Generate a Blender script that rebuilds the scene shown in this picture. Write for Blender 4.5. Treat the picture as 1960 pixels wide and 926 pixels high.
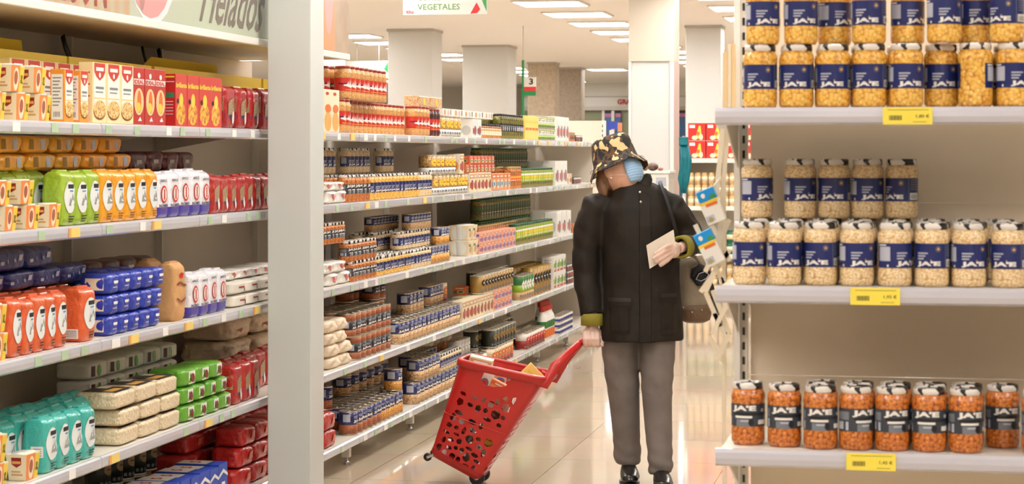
import bpy, bmesh, math, random
from mathutils import Vector, Matrix, noise
random.seed(7)
PI = math.pi
for o in list(bpy.data.objects): bpy.data.objects.remove(o)
S = bpy.context.scene
COL = S.collection
# ------------------------------------------------------------------ camera, world, exposure
F, TH, H0 = 4100.0, math.radians(10.84), 1.53       # focal length in pixels of a 1960-wide frame, yaw, eye height
cs, sn = math.cos(TH), math.sin(TH)
cam = bpy.data.cameras.new('camera'); camo = bpy.data.objects.new('camera', cam); COL.objects.link(camo)
cam.sensor_width = 36.0; cam.lens = F/1960*36
cam.shift_y = -167/1960
camo.location = (0, 0, H0); camo.rotation_euler = (PI/2, 0, TH)
cam.clip_start = .1; cam.clip_end = 200
cam.dof.use_dof = True; cam.dof.focus_distance = 9.6; cam.dof.aperture_fstop = 10
S.camera = camo
W = bpy.data.worlds.new('world'); S.world = W; W.use_nodes = True
W.node_tree.nodes['Background'].inputs[0].default_value = (1, .95, .88, 1)
W.node_tree.nodes['Background'].inputs[1].default_value = .25
S.view_settings.view_transform = 'Standard'; S.view_settings.look = 'None'
S.view_settings.exposure = 0.08; S.view_settings.gamma = 1.0; S.view_settings.use_curve_mapping = False
LAMP = 17.0            # emission of the ceiling panels

def Yat(u, X):
    t = (u-980)/F
    return X*(cs+t*sn)/(t*cs-sn)
def Xat(u, Y):
    t = (u-980)/F
    return Y*(t*cs-sn)/(cs+t*sn)
def Zc(X, Y): return -X*sn+Y*cs
def zat(v, X, Y): return H0-(v-296)/F*Zc(X, Y)

# ------------------------------------------------------------------ materials
def lin(c): 
    c = c/255
    return c/12.92 if c <= .04045 else ((c+.055)/1.055)**2.4
def rgb(c): return (lin(c[0]), lin(c[1]), lin(c[2]), 1)
MT = {}
def mat(name, c, rough=.5, metal=0, spec=.5, alpha=1, trans=0, emit=0, coat=0, bump=None, mott=None, bumpd=.02):
    """plain surface; bump=(noise scale, strength); mott=(noise scale, second colour)"""
    if name in MT: return MT[name]
    m = bpy.data.materials.new(name); m.use_nodes = True; MT[name] = m
    nt = m.node_tree; b = nt.nodes['Principled BSDF']
    b.inputs['Base Color'].default_value = rgb(c)
    b.inputs['Roughness'].default_value = rough; b.inputs['Metallic'].default_value = metal
    b.inputs['Specular IOR Level'].default_value = spec
    b.inputs['Alpha'].default_value = alpha; b.inputs['Transmission Weight'].default_value = trans
    b.inputs['Coat Weight'].default_value = coat
    if emit:
        b.inputs['Emission Color'].default_value = rgb(c); b.inputs['Emission Strength'].default_value = emit
    if bump or mott:
        tc = nt.nodes.new('ShaderNodeTexCoord')
    if mott:
        n = nt.nodes.new('ShaderNodeTexNoise'); n.inputs['Scale'].default_value = mott[0]; n.inputs['Detail'].default_value = 3
        r = nt.nodes.new('ShaderNodeValToRGB'); r.color_ramp.elements[0].position = .38; r.color_ramp.elements[1].position = .62
        r.color_ramp.elements[0].color = rgb(c); r.color_ramp.elements[1].color = rgb(mott[1])
        nt.links.new(tc.outputs['Object'], n.inputs['Vector']); nt.links.new(n.outputs['Fac'], r.inputs['Fac'])
        nt.links.new(r.outputs['Color'], b.inputs['Base Color'])
    if bump:
        n = nt.nodes.new('ShaderNodeTexNoise'); n.inputs['Scale'].default_value = bump[0]; n.inputs['Detail'].default_value = 4
        bp = nt.nodes.new('ShaderNodeBump'); bp.inputs['Strength'].default_value = bump[1]; bp.inputs['Distance'].default_value = bumpd
        nt.links.new(tc.outputs['Object'], n.inputs['Vector']); nt.links.new(n.outputs['Fac'], bp.inputs['Height'])
        nt.links.new(bp.outputs['Normal'], b.inputs['Normal'])
    return m
def grains(name, cols, scale=110, rough=.18, strength=.6, sz=1.0):
    """beans or chickpeas packed behind glass: rounded cells"""
    if name in MT: return MT[name]
    m = bpy.data.materials.new(name); m.use_nodes = True; MT[name] = m
    nt = m.node_tree; b = nt.nodes['Principled BSDF']; L = nt.links.new
    tc = nt.nodes.new('ShaderNodeTexCoord'); mp = nt.nodes.new('ShaderNodeMapping'); mp.inputs['Scale'].default_value = (1, 1, sz)
    L(tc.outputs['Object'], mp.inputs[0])
    vo = nt.nodes.new('ShaderNodeTexVoronoi'); vo.inputs['Scale'].default_value = scale
    L(mp.outputs[0], vo.inputs['Vector'])
    sep = nt.nodes.new('ShaderNodeSeparateColor'); L(vo.outputs['Color'], sep.inputs[0])
    r = nt.nodes.new('ShaderNodeValToRGB'); L(sep.outputs[0], r.inputs['Fac'])
    cr = r.color_ramp; cr.elements[0].color = rgb(cols[0]); cr.elements[1].color = rgb(cols[1])
    e = cr.elements.new(.5); e.color = rgb(cols[2])
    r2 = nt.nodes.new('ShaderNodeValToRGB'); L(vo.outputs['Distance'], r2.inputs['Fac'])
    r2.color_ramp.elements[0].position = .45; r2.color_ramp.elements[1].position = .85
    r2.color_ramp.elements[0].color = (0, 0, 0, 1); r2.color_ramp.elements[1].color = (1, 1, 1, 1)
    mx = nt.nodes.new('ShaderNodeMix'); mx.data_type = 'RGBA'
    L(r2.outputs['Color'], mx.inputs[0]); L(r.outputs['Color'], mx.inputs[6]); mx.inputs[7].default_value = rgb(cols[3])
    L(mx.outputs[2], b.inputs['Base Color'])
    inv = nt.nodes.new('ShaderNodeMath'); inv.operation = 'SUBTRACT'; inv.inputs[0].default_value = 1; L(vo.outputs['Distance'], inv.inputs[1])
    bp = nt.nodes.new('ShaderNodeBump'); bp.inputs['Strength'].default_value = strength; bp.inputs['Distance'].default_value = .003
    L(inv.outputs[0], bp.inputs['Height']); L(bp.outputs['Normal'], b.inputs['Normal'])
    b.inputs['Roughness'].default_value = .45; b.inputs['Coat Weight'].default_value = .9; b.inputs['Coat Roughness'].default_value = rough
    return m

# ------------------------------------------------------------------ mesh builder
class MB:
    def __init__(s): s.v = []; s.f = []; s.mi = []; s.sm = []; s.mats = []
    def mid(s, m):
        if m not in s.mats: s.mats.append(m)
        return s.mats.index(m)
    def add(s, v, f, m, smooth=False):
        o = len(s.v); k = s.mid(m)
        s.v += [tuple(p) for p in v]
        for q in f: s.f.append(tuple(i+o for i in q)); s.mi.append(k); s.sm.append(smooth)
        return s
    def box(s, x0, x1, y0, y1, z0, z1, m, bev=0):
        if bev:
            bm = bmesh.new(); bmesh.ops.create_cube(bm, size=1)
            for q in bm.verts: q.co = Vector(((x0+x1)/2+q.co.x*(x1-x0), (y0+y1)/2+q.co.y*(y1-y0), (z0+z1)/2+q.co.z*(z1-z0)))
            bmesh.ops.bevel(bm, geom=bm.edges[:], offset=bev, segments=2, affect='EDGES', profile=.5)
            bm.verts.ensure_lookup_table()
            s.add([q.co[:] for q in bm.verts], [[q.index for q in f.verts] for f in bm.faces], m); bm.free(); return s
        v = [(x0,y0,z0),(x1,y0,z0),(x1,y1,z0),(x0,y1,z0),(x0,y0,z1),(x1,y0,z1),(x1,y1,z1),(x0,y1,z1)]
        return s.add(v, [(0,3,2,1),(4,5,6,7),(0,1,5,4),(1,2,6,5),(2,3,7,6),(3,0,4,7)], m)
    def lathe(s, prof, m, n=24, cx=0, cy=0, smooth=True):
        v = []; f = []
        for r, z in prof:
            for k in range(n):
                a = 2*PI*k/n; v.append((cx+r*math.cos(a), cy+r*math.sin(a), z))
        for i in range(len(prof)-1):
            for k in range(n):
                k2 = (k+1) % n; f.append((i*n+k, i*n+k2, (i+1)*n+k2, (i+1)*n+k))
        if prof[0][0] > 1e-6: f.append(tuple(range(n))[::-1])
        if prof[-1][0] > 1e-6: f.append(tuple(range((len(prof)-1)*n, len(prof)*n)))
        return s.add(v, f, m, smooth)
    def tube(s, pts, rad, m, n=12, smooth=True, sy=None, up=None):
        """round tube through pts, one radius (or (a,b) pair) per point, capped"""
        pts = [Vector(p) for p in pts]; N = len(pts); v = []; f = []
        ref = Vector(up) if up else None
        for i, p in enumerate(pts):
            t = (pts[min(i+1, N-1)]-pts[max(i-1, 0)]).normalized()
            if ref is None: ref = Vector((0, 1, 0)) if abs(t.y) < .9 else Vector((1, 0, 0))
            a = (ref-t*ref.dot(t)).normalized(); b = t.cross(a)
            if not up: ref = a
            r = rad[i] if isinstance(rad, (list, tuple)) else rad
            ra, rb = r if isinstance(r, (list, tuple)) else (r, r)
            for k in range(n):
                q = 2*PI*k/n; v.append(p+a*math.cos(q)*ra+b*math.sin(q)*rb)
        for i in range(N-1):
            for k in range(n):
                k2 = (k+1) % n; f.append((i*n+k, i*n+k2, (i+1)*n+k2, (i+1)*n+k))
        f.append(tuple(range(n))[::-1]); f.append(tuple(range((N-1)*n, N*n)))
        return s.add(v, f, m, smooth)
    def bar(s, a, b, w, t, m, up=(0, 0, 1)):
        """rectangular bar from a to b, w across, t along up"""
        a = Vector(a); b = Vector(b); d = (b-a).normalized(); u = Vector(up); sd = d.cross(u).normalized(); u = sd.cross(d).normalized()
        v = []
        for p in (a, b):
            for i, j in ((-1,-1),(1,-1),(1,1),(-1,1)): v.append(p+sd*i*w/2+u*j*t/2)
        return s.add(v, [(0,3,2,1),(4,5,6,7),(0,1,5,4),(1,2,6,5),(2,3,7,6),(3,0,4,7)], m)
    def ball(s, c, r, m, rot=None, nu=16, nv=12):
        v = []; f = []; c = Vector(c); rr = r if isinstance(r, (tuple, list)) else (r, r, r)
        R = rot if rot is not None else Matrix.Identity(3)
        for j in range(nv+1):
            ph = PI*j/nv
            for i in range(nu):
                a = 2*PI*i/nu
                v.append(c+R @ Vector((rr[0]*math.sin(ph)*math.cos(a), rr[1]*math.sin(ph)*math.sin(a), rr[2]*math.cos(ph))))
        for j in range(nv):
            for i in range(nu):
                i2 = (i+1) % nu; f.append((j*nu+i, (j+1)*nu+i, (j+1)*nu+i2, j*nu+i2))
        return s.add(v, f, m, True)
    def mesh(s, name):
        me = bpy.data.meshes.new(name); me.from_pydata(s.v, [], s.f)
        for m in s.mats: me.materials.append(m)
        me.polygons.foreach_set('material_index', s.mi); me.polygons.foreach_set('use_smooth', s.sm)
        me.validate(); me.update(); return me
    def build(s, name, parent=None, loc=None, rot=None):
        return link(name, s.mesh(name), parent, loc, rot)
def link(name, me, parent=None, loc=None, rot=None):
    o = bpy.data.objects.new(name, me); COL.objects.link(o)
    if parent: o.parent = parent
    if loc: o.location = loc
    if rot: o.rotation_euler = rot
    return o
LABELS = {}
PLACED = []       # what already stands on the shelves: x, y, half sizes, bottom, top, round
def clash(x, y, a, b, z0, z1, rnd=False, tol=.003):
    for X, Y, A, B, Z0, Z1, R_ in PLACED:
        if min(z1, Z1)-max(z0, Z0) <= .0015: continue
        if rnd and R_:
            if math.hypot(x-X, y-Y) < a+A-tol*.4: return True
        elif abs(x-X) < a+A-tol and abs(y-Y) < b+B-tol: return True
    return False
def tag(o, label, cat, group=None, kind=None):
    label = ' '.join(label.split()); nw = len(label.split())
    if nw > 16 or nw < 4: print('LABEL LENGTH', nw, label)
    if label in LABELS: print('LABEL TWICE', label)
    LABELS[label] = 1
    o['label'] = label; o['category'] = cat
    if group: o['group'] = group
    if kind: o['kind'] = kind
    return o
def empty(name, loc, rz=0, label=None, cat=None, group=None, rot=None):
    o = bpy.data.objects.new(name, None); COL.objects.link(o); o.location = loc; o.rotation_euler = rot or (0, 0, rz); o.empty_display_size = .1
    if label: tag(o, label, cat, group)
    return o
def struct(name, mb, label=None):
    o = mb.build(name); o['kind'] = 'structure'
    if label: o['label'] = label; LABELS[label] = 1
    o['category'] = name.split('_')[0]
    return o
def freeze(o, name):
    """mesh of o with its modifiers applied; o is removed"""
    dg = bpy.context.evaluated_depsgraph_get(); dg.update()
    me = bpy.data.meshes.new_from_object(o.evaluated_get(dg)); me.name = name
    bpy.data.objects.remove(o); return me

# ------------------------------------------------------------------ lettering and patches laid on a surface
TX = {}
def text2d(t, font_shear=0, bold=0):
    k = (t, font_shear, bold)
    if k not in TX:
        c = bpy.data.curves.new('t', 'FONT'); c.body = t; c.resolution_u = 2; c.shear = font_shear; c.offset = bold
        o = bpy.data.objects.new('t', c); COL.objects.link(o)
        me = freeze(o, 't'); bpy.data.curves.remove(c)
        vs = [v.co[:2] for v in me.vertices]; fs = [tuple(p.vertices) for p in me.polygons]
        x0 = min(v[0] for v in vs); x1 = max(v[0] for v in vs); y0 = min(v[1] for v in vs); y1 = max(v[1] for v in vs)
        TX[k] = ([((v[0]-x0)/(x1-x0), (v[1]-y0)/(y1-y0)) for v in vs], fs); bpy.data.meshes.remove(me)
    return TX[k]
def s_text(mb, sf, t, x0, x1, z0, z1, m, off=.0012, shear=0, bold=0):
    vs, fs = text2d(t, shear, bold)
    mb.add([sf(x0+a*(x1-x0), z0+b*(z1-z0), off) for a, b in vs], fs, m)
def s_rect(mb, sf, x0, x1, z0, z1, m, off=.0006, nx=4, nz=2):
    v = []; f = []
    for j in range(nz+1):
        for i in range(nx+1): v.append(sf(x0+(x1-x0)*i/nx, z0+(z1-z0)*j/nz, off))
    for j in range(nz):
        for i in range(nx): a = j*(nx+1)+i; f.append((a, a+1, a+nx+2, a+nx+1))
    mb.add(v, f, m, True)
def s_ell(mb, sf, cx, cz, rx, rz, m, off=.0009, n=20, a0=0, a1=2*PI):
    v = [sf(cx, cz, off)]; f = []
    R = (.4, .75, 1)
    for q in R:
        for i in range(n):
            a = a0+(a1-a0)*i/n; v.append(sf(cx+rx*q*math.cos(a), cz+rz*q*math.sin(a), off))
    for i in range(n):
        i2 = (i+1) % n; f.append((0, 1+i, 1+i2))
        for r in range(len(R)-1): f.append((1+r*n+i, 1+(r+1)*n+i, 1+(r+1)*n+i2, 1+r*n+i2))
    mb.add(v, f, m, True)
def s_poly(mb, sf, pts, m, off=.001):
    mb.add([sf(x, z, off) for x, z in pts], [tuple(range(len(pts)))], m)
def flat_front(d): return lambda x, z, o: (x, -d/2-o, z)
def flat_left(w): return lambda x, z, o: (-w/2-o, -x, z)
def flat_right(w): return lambda x, z, o: (w/2+o, x, z)
def flat_top(h): return lambda x, z, o: (x, z, h+o)
def cyl(r): return lambda x, z, o: ((r+o)*math.sin(x/r), -(r+o)*math.cos(x/r), z)

# ------------------------------------------------------------------ room
m_ceil = mat('ceiling_slats', (232, 222, 208), .6)
nt = m_ceil.node_tree; tc = nt.nodes.new('ShaderNodeTexCoord'); wv = nt.nodes.new('ShaderNodeTexWave'); wv.bands_direction = 'Y'
wv.inputs['Scale'].default_value = 1.6; wv.wave_profile = 'SAW'
rp = nt.nodes.new('ShaderNodeValToRGB'); rp.color_ramp.elements[0].position = 0; rp.color_ramp.elements[1].position = .08
rp.color_ramp.elements[0].color = rgb((224, 219, 214)); rp.color_ramp.elements[1].color = rgb((246, 243, 240))
nt.links.new(tc.outputs['Object'], wv.inputs[0]); nt.links.new(wv.outputs['Fac'], rp.inputs['Fac'])
nt.links.new(rp.outputs['Color'], nt.nodes['Principled BSDF'].inputs['Base Color'])
m_floor = mat('floor_tiles', (196, 172, 146), .07, spec=.55)
nt = m_floor.node_tree; b = nt.nodes['Principled BSDF']
tc = nt.nodes.new('ShaderNodeTexCoord'); mp = nt.nodes.new('ShaderNodeMapping'); mp.inputs['Location'].default_value = (.951, .2, 0)
br = nt.nodes.new('ShaderNodeTexBrick'); br.offset = 0; br.inputs['Scale'].default_value = 1
br.inputs['Brick Width'].default_value = .832; br.inputs['Row Height'].default_value = .832; br.inputs['Mortar Size'].default_value = .0025
br.inputs['Mortar Smooth'].default_value = .2; br.inputs['Bias'].default_value = 0
br.inputs['Color1'].default_value = rgb((214, 196, 172)); br.inputs['Color2'].default_value = rgb((208, 189, 165)); br.inputs['Mortar'].default_value = rgb((140, 120, 100))
ns = nt.nodes.new('ShaderNodeTexNoise'); ns.inputs['Scale'].default_value = 2.5; ns.inputs['Detail'].default_value = 5
mx = nt.nodes.new('ShaderNodeMix'); mx.data_type = 'RGBA'; mx.blend_type = 'MULTIPLY'; mx.inputs[0].default_value = .25
L = nt.links.new
L(tc.outputs['Object'], mp.inputs[0]); L(mp.outputs[0], br.inputs['Vector']); L(tc.outputs['Object'], ns.inputs['Vector'])
L(br.outputs['Color'], mx.inputs[6]); L(ns.outputs['Color'], mx.inputs[7]); L(mx.outputs[2], b.inputs['Base Color'])
m_wall = mat('wall_paint', (226, 220, 208), .7, bump=(40, .05))
m_white = mat('white_enamel', (232, 229, 222), .35)
m_panelc = mat('cream_panel', (226, 216, 200), .5)
m_colw = mat('column_white', (210, 210, 207), .45)
m_colb = mat('column_stone', (196, 180, 158), .6, mott=(18, (180, 164, 142)))
m_trim = mat('grey_trim', (190, 186, 180), .4)
m_dark = mat('dark_plastic', (24, 24, 26), .4)
m_chrome = mat('chrome', (200, 200, 200), .2, metal=1)
ZC = 3.0
XL, XR, YB, YF = -13.0, 7.0, 46.0, -4.0
struct('floor', MB().box(XL, XR, YF, YB, -.1, 0, m_floor))
struct('ceiling', MB().box(XL, XR, YF, YB, ZC, ZC+.1, m_ceil))
struct('wall_left', MB().box(XL-.1, XL, YF, YB, 0, ZC, m_wall))
struct('wall_right', MB().box(XR, XR+.1, YF, YB, 0, ZC, m_wall))
struct('wall_front', MB().box(XL, XR, YF-.1, YF, 0, ZC, m_wall))
struct('wall_back', MB().box(XL, XR, YB, YB+.1, 0, ZC, m_wall))
struct('baseboard_back', MB().box(XL, XR, YB-.02, YB, 0, .12, m_trim))

def ceiling_panel(x, y, lab):
    t = empty('ceiling_light', (x, y, ZC), 0, lab, 'ceiling light', 'square light panels in the ceiling')
    fr = MB(); w = .31; l = .34
    for a, b2, c, d in ((-w-.02, w+.02, -l-.02, -l), (-w-.02, w+.02, l, l+.02), (-w-.02, -w, -l, l), (w, w+.02, -l, l)):
        fr.box(a, b2, c, d, -.02, .0, m_white)
    fr.build('frame', t)
    df = MB(); df.box(-w, w, -l, l, -.012, -.002, mat('light_diffuser', (255, 251, 247), .5, emit=LAMP)); df.build('diffuser', t)
ORD = 'first second third fourth fifth sixth seventh eighth ninth tenth eleventh twelfth thirteenth fourteenth fifteenth sixteenth seventeenth eighteenth nineteenth twentieth'.split()
def ordn(i):
    if i < 20: return ORD[i]
    t = ['twenty', 'thirty', 'forty'][(i+1)//10-2]; r = (i+1) % 10
    return {'twenty': 'twentieth', 'thirty': 'thirtieth', 'forty': 'fortieth'}[t] if r == 0 else t+'-'+ORD[r-1]
for xr, nm, y0, y1, st in ((-3.52, 'the row above the canned goods aisle', -.6, 36, 1.65), (-6.9, 'the row above the far left aisle', 2.4, 43, 1.65), (-10.3, 'the added outermost left row', 2.4, 43, 3.3), (-.15, 'the row above the checkout side aisle', -1.6, 42, 3.3), (3.2, 'the far right row', -1, 42, 6.6), (-1.75, 'the added unseen row over the aisle middle', 1, 30, 1.65), (1.55, 'the added short row before the right display', -3, 4, 1.65)):  # aisle-middle, right-display and outermost rows are unseen lamps added for more light
    k0 = {-3.52: 22.03, -6.9: 25.5}.get(xr, 1.6)
    ys = sorted(k0+st*i for i in range(-30, 30) if y0 <= k0+st*i <= y1)
    for i, y in enumerate(ys): ceiling_panel(xr, y, 'glowing ceiling panel in %s, %s from the front' % (nm, ordn(i)))
ceiling_panel(-5.3, 36.4, 'lone glowing ceiling panel in front of the far shopfront')
# ------------------------------------------------------------------ columns
def column(name, u0, u1, v_top, uside, lab, m, Zd, base=True, m2=None):
    """square column standing at depth Zd whose front spans u0..u1"""
    Y = Zd/cs
    for _ in range(6): Y = (Zd+Xat((u0+u1)/2, Y)*sn)/cs
    x0, x1 = Xat(u0, Y), Xat(u1, Y)
    t = empty(name, (x0, Y, 0), 0, lab, 'column')
    w = x1-x0; dpt = w
    MB().box(0, w, 0, dpt, 0, ZC, m, .012).build('shaft', t)
    MB().box(-.012, w+.012, -.012, dpt+.012, 0, .14, m_trim, .004).build('plinth', t)
    MB().box(-.01, w+.01, -.01, dpt+.01, ZC-.03, ZC, m_trim).build('capital_trim', t)
    return t
column('square_column', 742, 827, 57, 887, 'broad white square column behind the bean jars', m_colw, 25.0)
column('square_column', 885, 972, 88, 997, 'white square column second from the pillar, behind pickles', m_colw, 28.7)
column('square_column', 1010, 1062, 118, 1115, 'beige stone clad column beside the aisle number three', m_colb, 34)
column('square_column', 1066, 1112, 118, 1115, 'grey stone clad column in front of the shopfront', mat('column_grey', (170, 158, 142), .6, mott=(22, (158, 146, 130))), 36)
column('square_column', 1312, 1380, 48, 1395, 'pale column behind the red boxes', m_colw, 24.3)
# column D, upper shaft wider than its cladding
Yd = 18.6; xd0, xd1 = Xat(1203, Yd), Xat(1290, Yd)
t = empty('square_column', (xd0, Yd, 0), 0, 'tall cream column right behind the shopper, clad in panels', 'column')
wd = xd1-xd0; zcl = zat(118, xd0, Yd)
MB().box(0, wd, 0, .42, zcl, ZC, mat('column_cream', (208, 198, 182), .5), .006).build('upper_shaft', t)
MB().box(.02, wd-.03, .02, .4, 0, zcl, m_colw, .006).build('cladding', t)
MB().box(.0, .022, .0, .03, 0, zcl, m_white).box(wd-.035, wd-.005, .0, .03, 0, zcl, m_white).box(wd-.04, wd, .03, .42, 0, zcl, mat('rosy_trim', (205, 180, 172), .5)).build('corner_strip', t)
# near pillar beside the shelves
Yp = 8.6; xp0, xp1 = Xat(512, Yp), Xat(595, Yp)
zt = Yat(620, xp1)
t = empty('white_pillar', ((xp0+xp1)/2, (Yp+zt)/2, 0), 0, 'narrow white pillar standing in front of the shelves', 'pillar')
w2, d2 = (xp1-xp0)/2, (zt-Yp)/2
MB().box(-w2, w2, -d2, d2, 0, ZC, mat('pillar_paint', (206, 211, 208), .4), .004).build('shaft', t)
MB().box(-w2-.008, w2+.008, -d2-.008, d2+.008, 0, .1, m_trim).build('plinth', t)

# ------------------------------------------------------------------ back wall shopfront
yb = 43.5
t = empty('shopfront', (Xat(1160, yb), yb, 0), 0, 'far shopfront with pale fascia and dark glazing', 'shopfront')
def rel(u): return Xat(u, yb)-Xat(1160, yb)
def zv(v): return zat(v, Xat(1160, yb), yb)
MB().box(rel(1000), rel(1420), 0, .3, zv(205), ZC, mat('fascia_white', (232, 232, 226), .5)).build('fascia', t)
fb = MB(); fb.box(rel(1000), rel(1420), -.02, 0, zv(186), zv(184), m_trim); fb.box(rel(1000), rel(1420), -.05, 0, zv(211), zv(204), mat('fascia_lip', (205, 200, 190), .5)); fb.build('fascia_strip', t)
m_red = mat('sign_red', (196, 40, 44), .5)
tm = MB(); sf = lambda x, z, o: (x, -.03-o, z)
s_text(tm, sf, 'GRAN', rel(1182), rel(1217), zv(200), zv(190), m_red, bold=.03); tm.build('lettering', t)
gp = MB(); gp.box(rel(1000), rel(1420), .1, .14, 0, zv(211), mat('olive_glass', (150, 156, 128), .15)); gp.build('glazing', t)
for a, b2 in ((1152, 1157), (1170, 1176), (1312, 1316)):
    MB().box(rel(a), rel(b2), 0, .1, 0, zv(211), m_white).build('mullion', t)
for a, b2 in ((1157, 1170), (1177, 1188), (1297, 1312)):
    q = MB(); q.box(rel(a), rel(b2), .02, .08, 0, zv(224), mat('poster_blue', (70, 108, 160), .4)); q.box(rel(a), rel(b2), .015, .08, zv(224), zv(217), mat('poster_pink', (190, 120, 170), .4)); q.box(rel(a), rel(b2), .018, .08, zv(217), zv(212), m_dark)
    q.build('poster', t)
# blue and orange display item in front
t = empty('promotional_card', (Xat(1176, 30), 30, 0), 0, 'small blue and orange card above the camouflage hat', 'card')
Xc_, zc_ = Xat(1176, 30), 0
q = MB(); q.box(-.07, .0, -.01, .01, 0, zat(246, Xc_, 30)-.02, m_white); q.build('stand', t)
q = MB(); q.box(-.1, .05, -.02, 0, zat(247, Xc_, 30), zat(232, Xc_, 30), mat('card_blue', (60, 84, 190), .4)); q.box(.05, .11, -.022, 0, zat(252, Xc_, 30), zat(235, Xc_, 30), mat('card_orange', (226, 150, 110), .4)); q.build('card_face', t)

# ------------------------------------------------------------------ hanging signs
m_green = mat('sign_green', (24, 122, 66), .5); m_signw = mat('sign_white', (206, 202, 194), .5)
ys = 13.9; xs0, xs1 = Xat(772, ys), Xat(932, ys); zb = zat(28, (xs0+xs1)/2, ys); sc = (xs1-xs0)
t = empty('aisle_sign', ((xs0+xs1)/2, ys, zb), 0, 'hanging white aisle sign reading VEGETALES in green', 'sign')
MB().box(-sc/2, sc/2, -.01, .01, 0, .42, m_signw).build('panel', t)
sf = flat_front(.02)
q = MB(); X = lambda u: (u-852)/160*sc; Zs = lambda v: (28-v)/160*sc
s_text(q, sf, 'VEGETALES', X(800), X(881), Zs(19), Zs(8), mat('sign_letter_green', (92, 138, 78), .5), bold=.01)
s_text(q, sf, 'CONSERVAS', X(800), X(876), Zs(1.5), Zs(-9.5), mat('sign_letter_green', (92, 138, 78), .5), bold=.01); q.build('lettering', t)
q = MB(); s_poly(q, sf, [(X(901), Zs(27)), (X(914), Zs(26)), (X(920), Zs(19)), (X(913), Zs(6))], m_red); s_poly(q, sf, [(X(917), 0.08*sc+Zs(0)*1), (X(932), Zs(24)), (X(932), .42), (X(905), .42)], mat('sign_mid_green', (60, 146, 76), .5)); q.build('red_green_emblem', t)
q = MB(); s_text(q, sf, 'tiu', X(778), X(792), Zs(25.5), Zs(19), m_red, bold=.02); q.build('small_mark', t)
q = MB()
for x in (-sc*.4, sc*.4): q.tube([(x, 0, .42), (x, 0, ZC-zb)], .003, m_trim, 6)
q.build('suspension_wire', t)
# aisle number
ys = 24.0; xc = Xat(1014, ys)
t = empty('aisle_number', (xc, ys, zat(183, xc, ys)), 0, 'small aisle plate with a 3 over red and green bands', 'sign')
k = F/Zc(xc, ys)
q = MB(); q.box(-11/k, 12/k, -.01, .01, 17/k, 35/k, m_signw); q.build('panel', t)
q = MB(); s_text(q, flat_front(.022), '3', -1/k, 7/k, 21/k, 33/k, m_dark, bold=.03); q.build('lettering', t)
q = MB(); q.box(-11/k, 12/k, -.011, .011, 9/k, 17/k, m_red); q.box(-11/k, 12/k, -.011, .011, 0, 9/k, m_green); q.build('colour_bands', t)
q = MB(); q.box(-15/k, -11/k, -.02, .02, 183/k-1.53*0-((zat(183, xc, ys))-(.6))-183/k, 68/k, m_green); q.build('green_mast', t)
q = MB(); q.tube([(-13/k, 0, 68/k), (-13/k, 0, ZC-zat(183, xc, ys))], .004, m_trim, 6); q.build('suspension_wire', t)
# far left green signs
ys = 24.5
t = empty('department_sign', (Xat(635, ys), ys, zat(133, Xat(635, ys), ys)), 0, 'far white sign with green band over red lidded jars', 'sign')
q = MB(); q.box(-.2, .17, -.01, .01, 0, .12, m_signw); q.build('panel', t)
q = MB(); q.box(-.2, .13, -.02, -.01, .0, .04, m_green); q.build('green_band', t)
MB().tube([(0, 0, .12), (0, 0, ZC-t.location.z)], .004, m_trim, 6).build('suspension_wire', t)
ys = 27.5; x0 = Xat(655, ys)
t = empty('department_sign', (x0, ys, zat(150, x0, ys)), 0, 'pale department sign with green triangle beside broad white column', 'sign')
k = F/Zc(x0, ys); q = MB(); q.box(0, 92/k, 0, .02, 0, 33/k, m_signw); q.build('panel', t)
q = MB(); s_text(q, lambda x, z, o: (x, -o, z), 'PANADERIA', 30/k, 78/k, 15/k, 22/k, mat('sign_letter_green', (0, 0, 0))); q.build('lettering', t)
q = MB(); s_poly(q, lambda x, z, o: (x, -o, z), [(82/k, 17/k), (92/k, 8/k), (92/k, 30/k), (89/k, 30/k)], m_green); q.build('green_triangle', t)
MB().tube([(.2, .01, 33/k), (.2, .01, ZC-t.location.z)], .004, m_trim, 6).tube([(.5, .01, 33/k), (.5, .01, ZC-t.location.z)], .004, m_trim, 6).build('suspension_wire', t)

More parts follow.
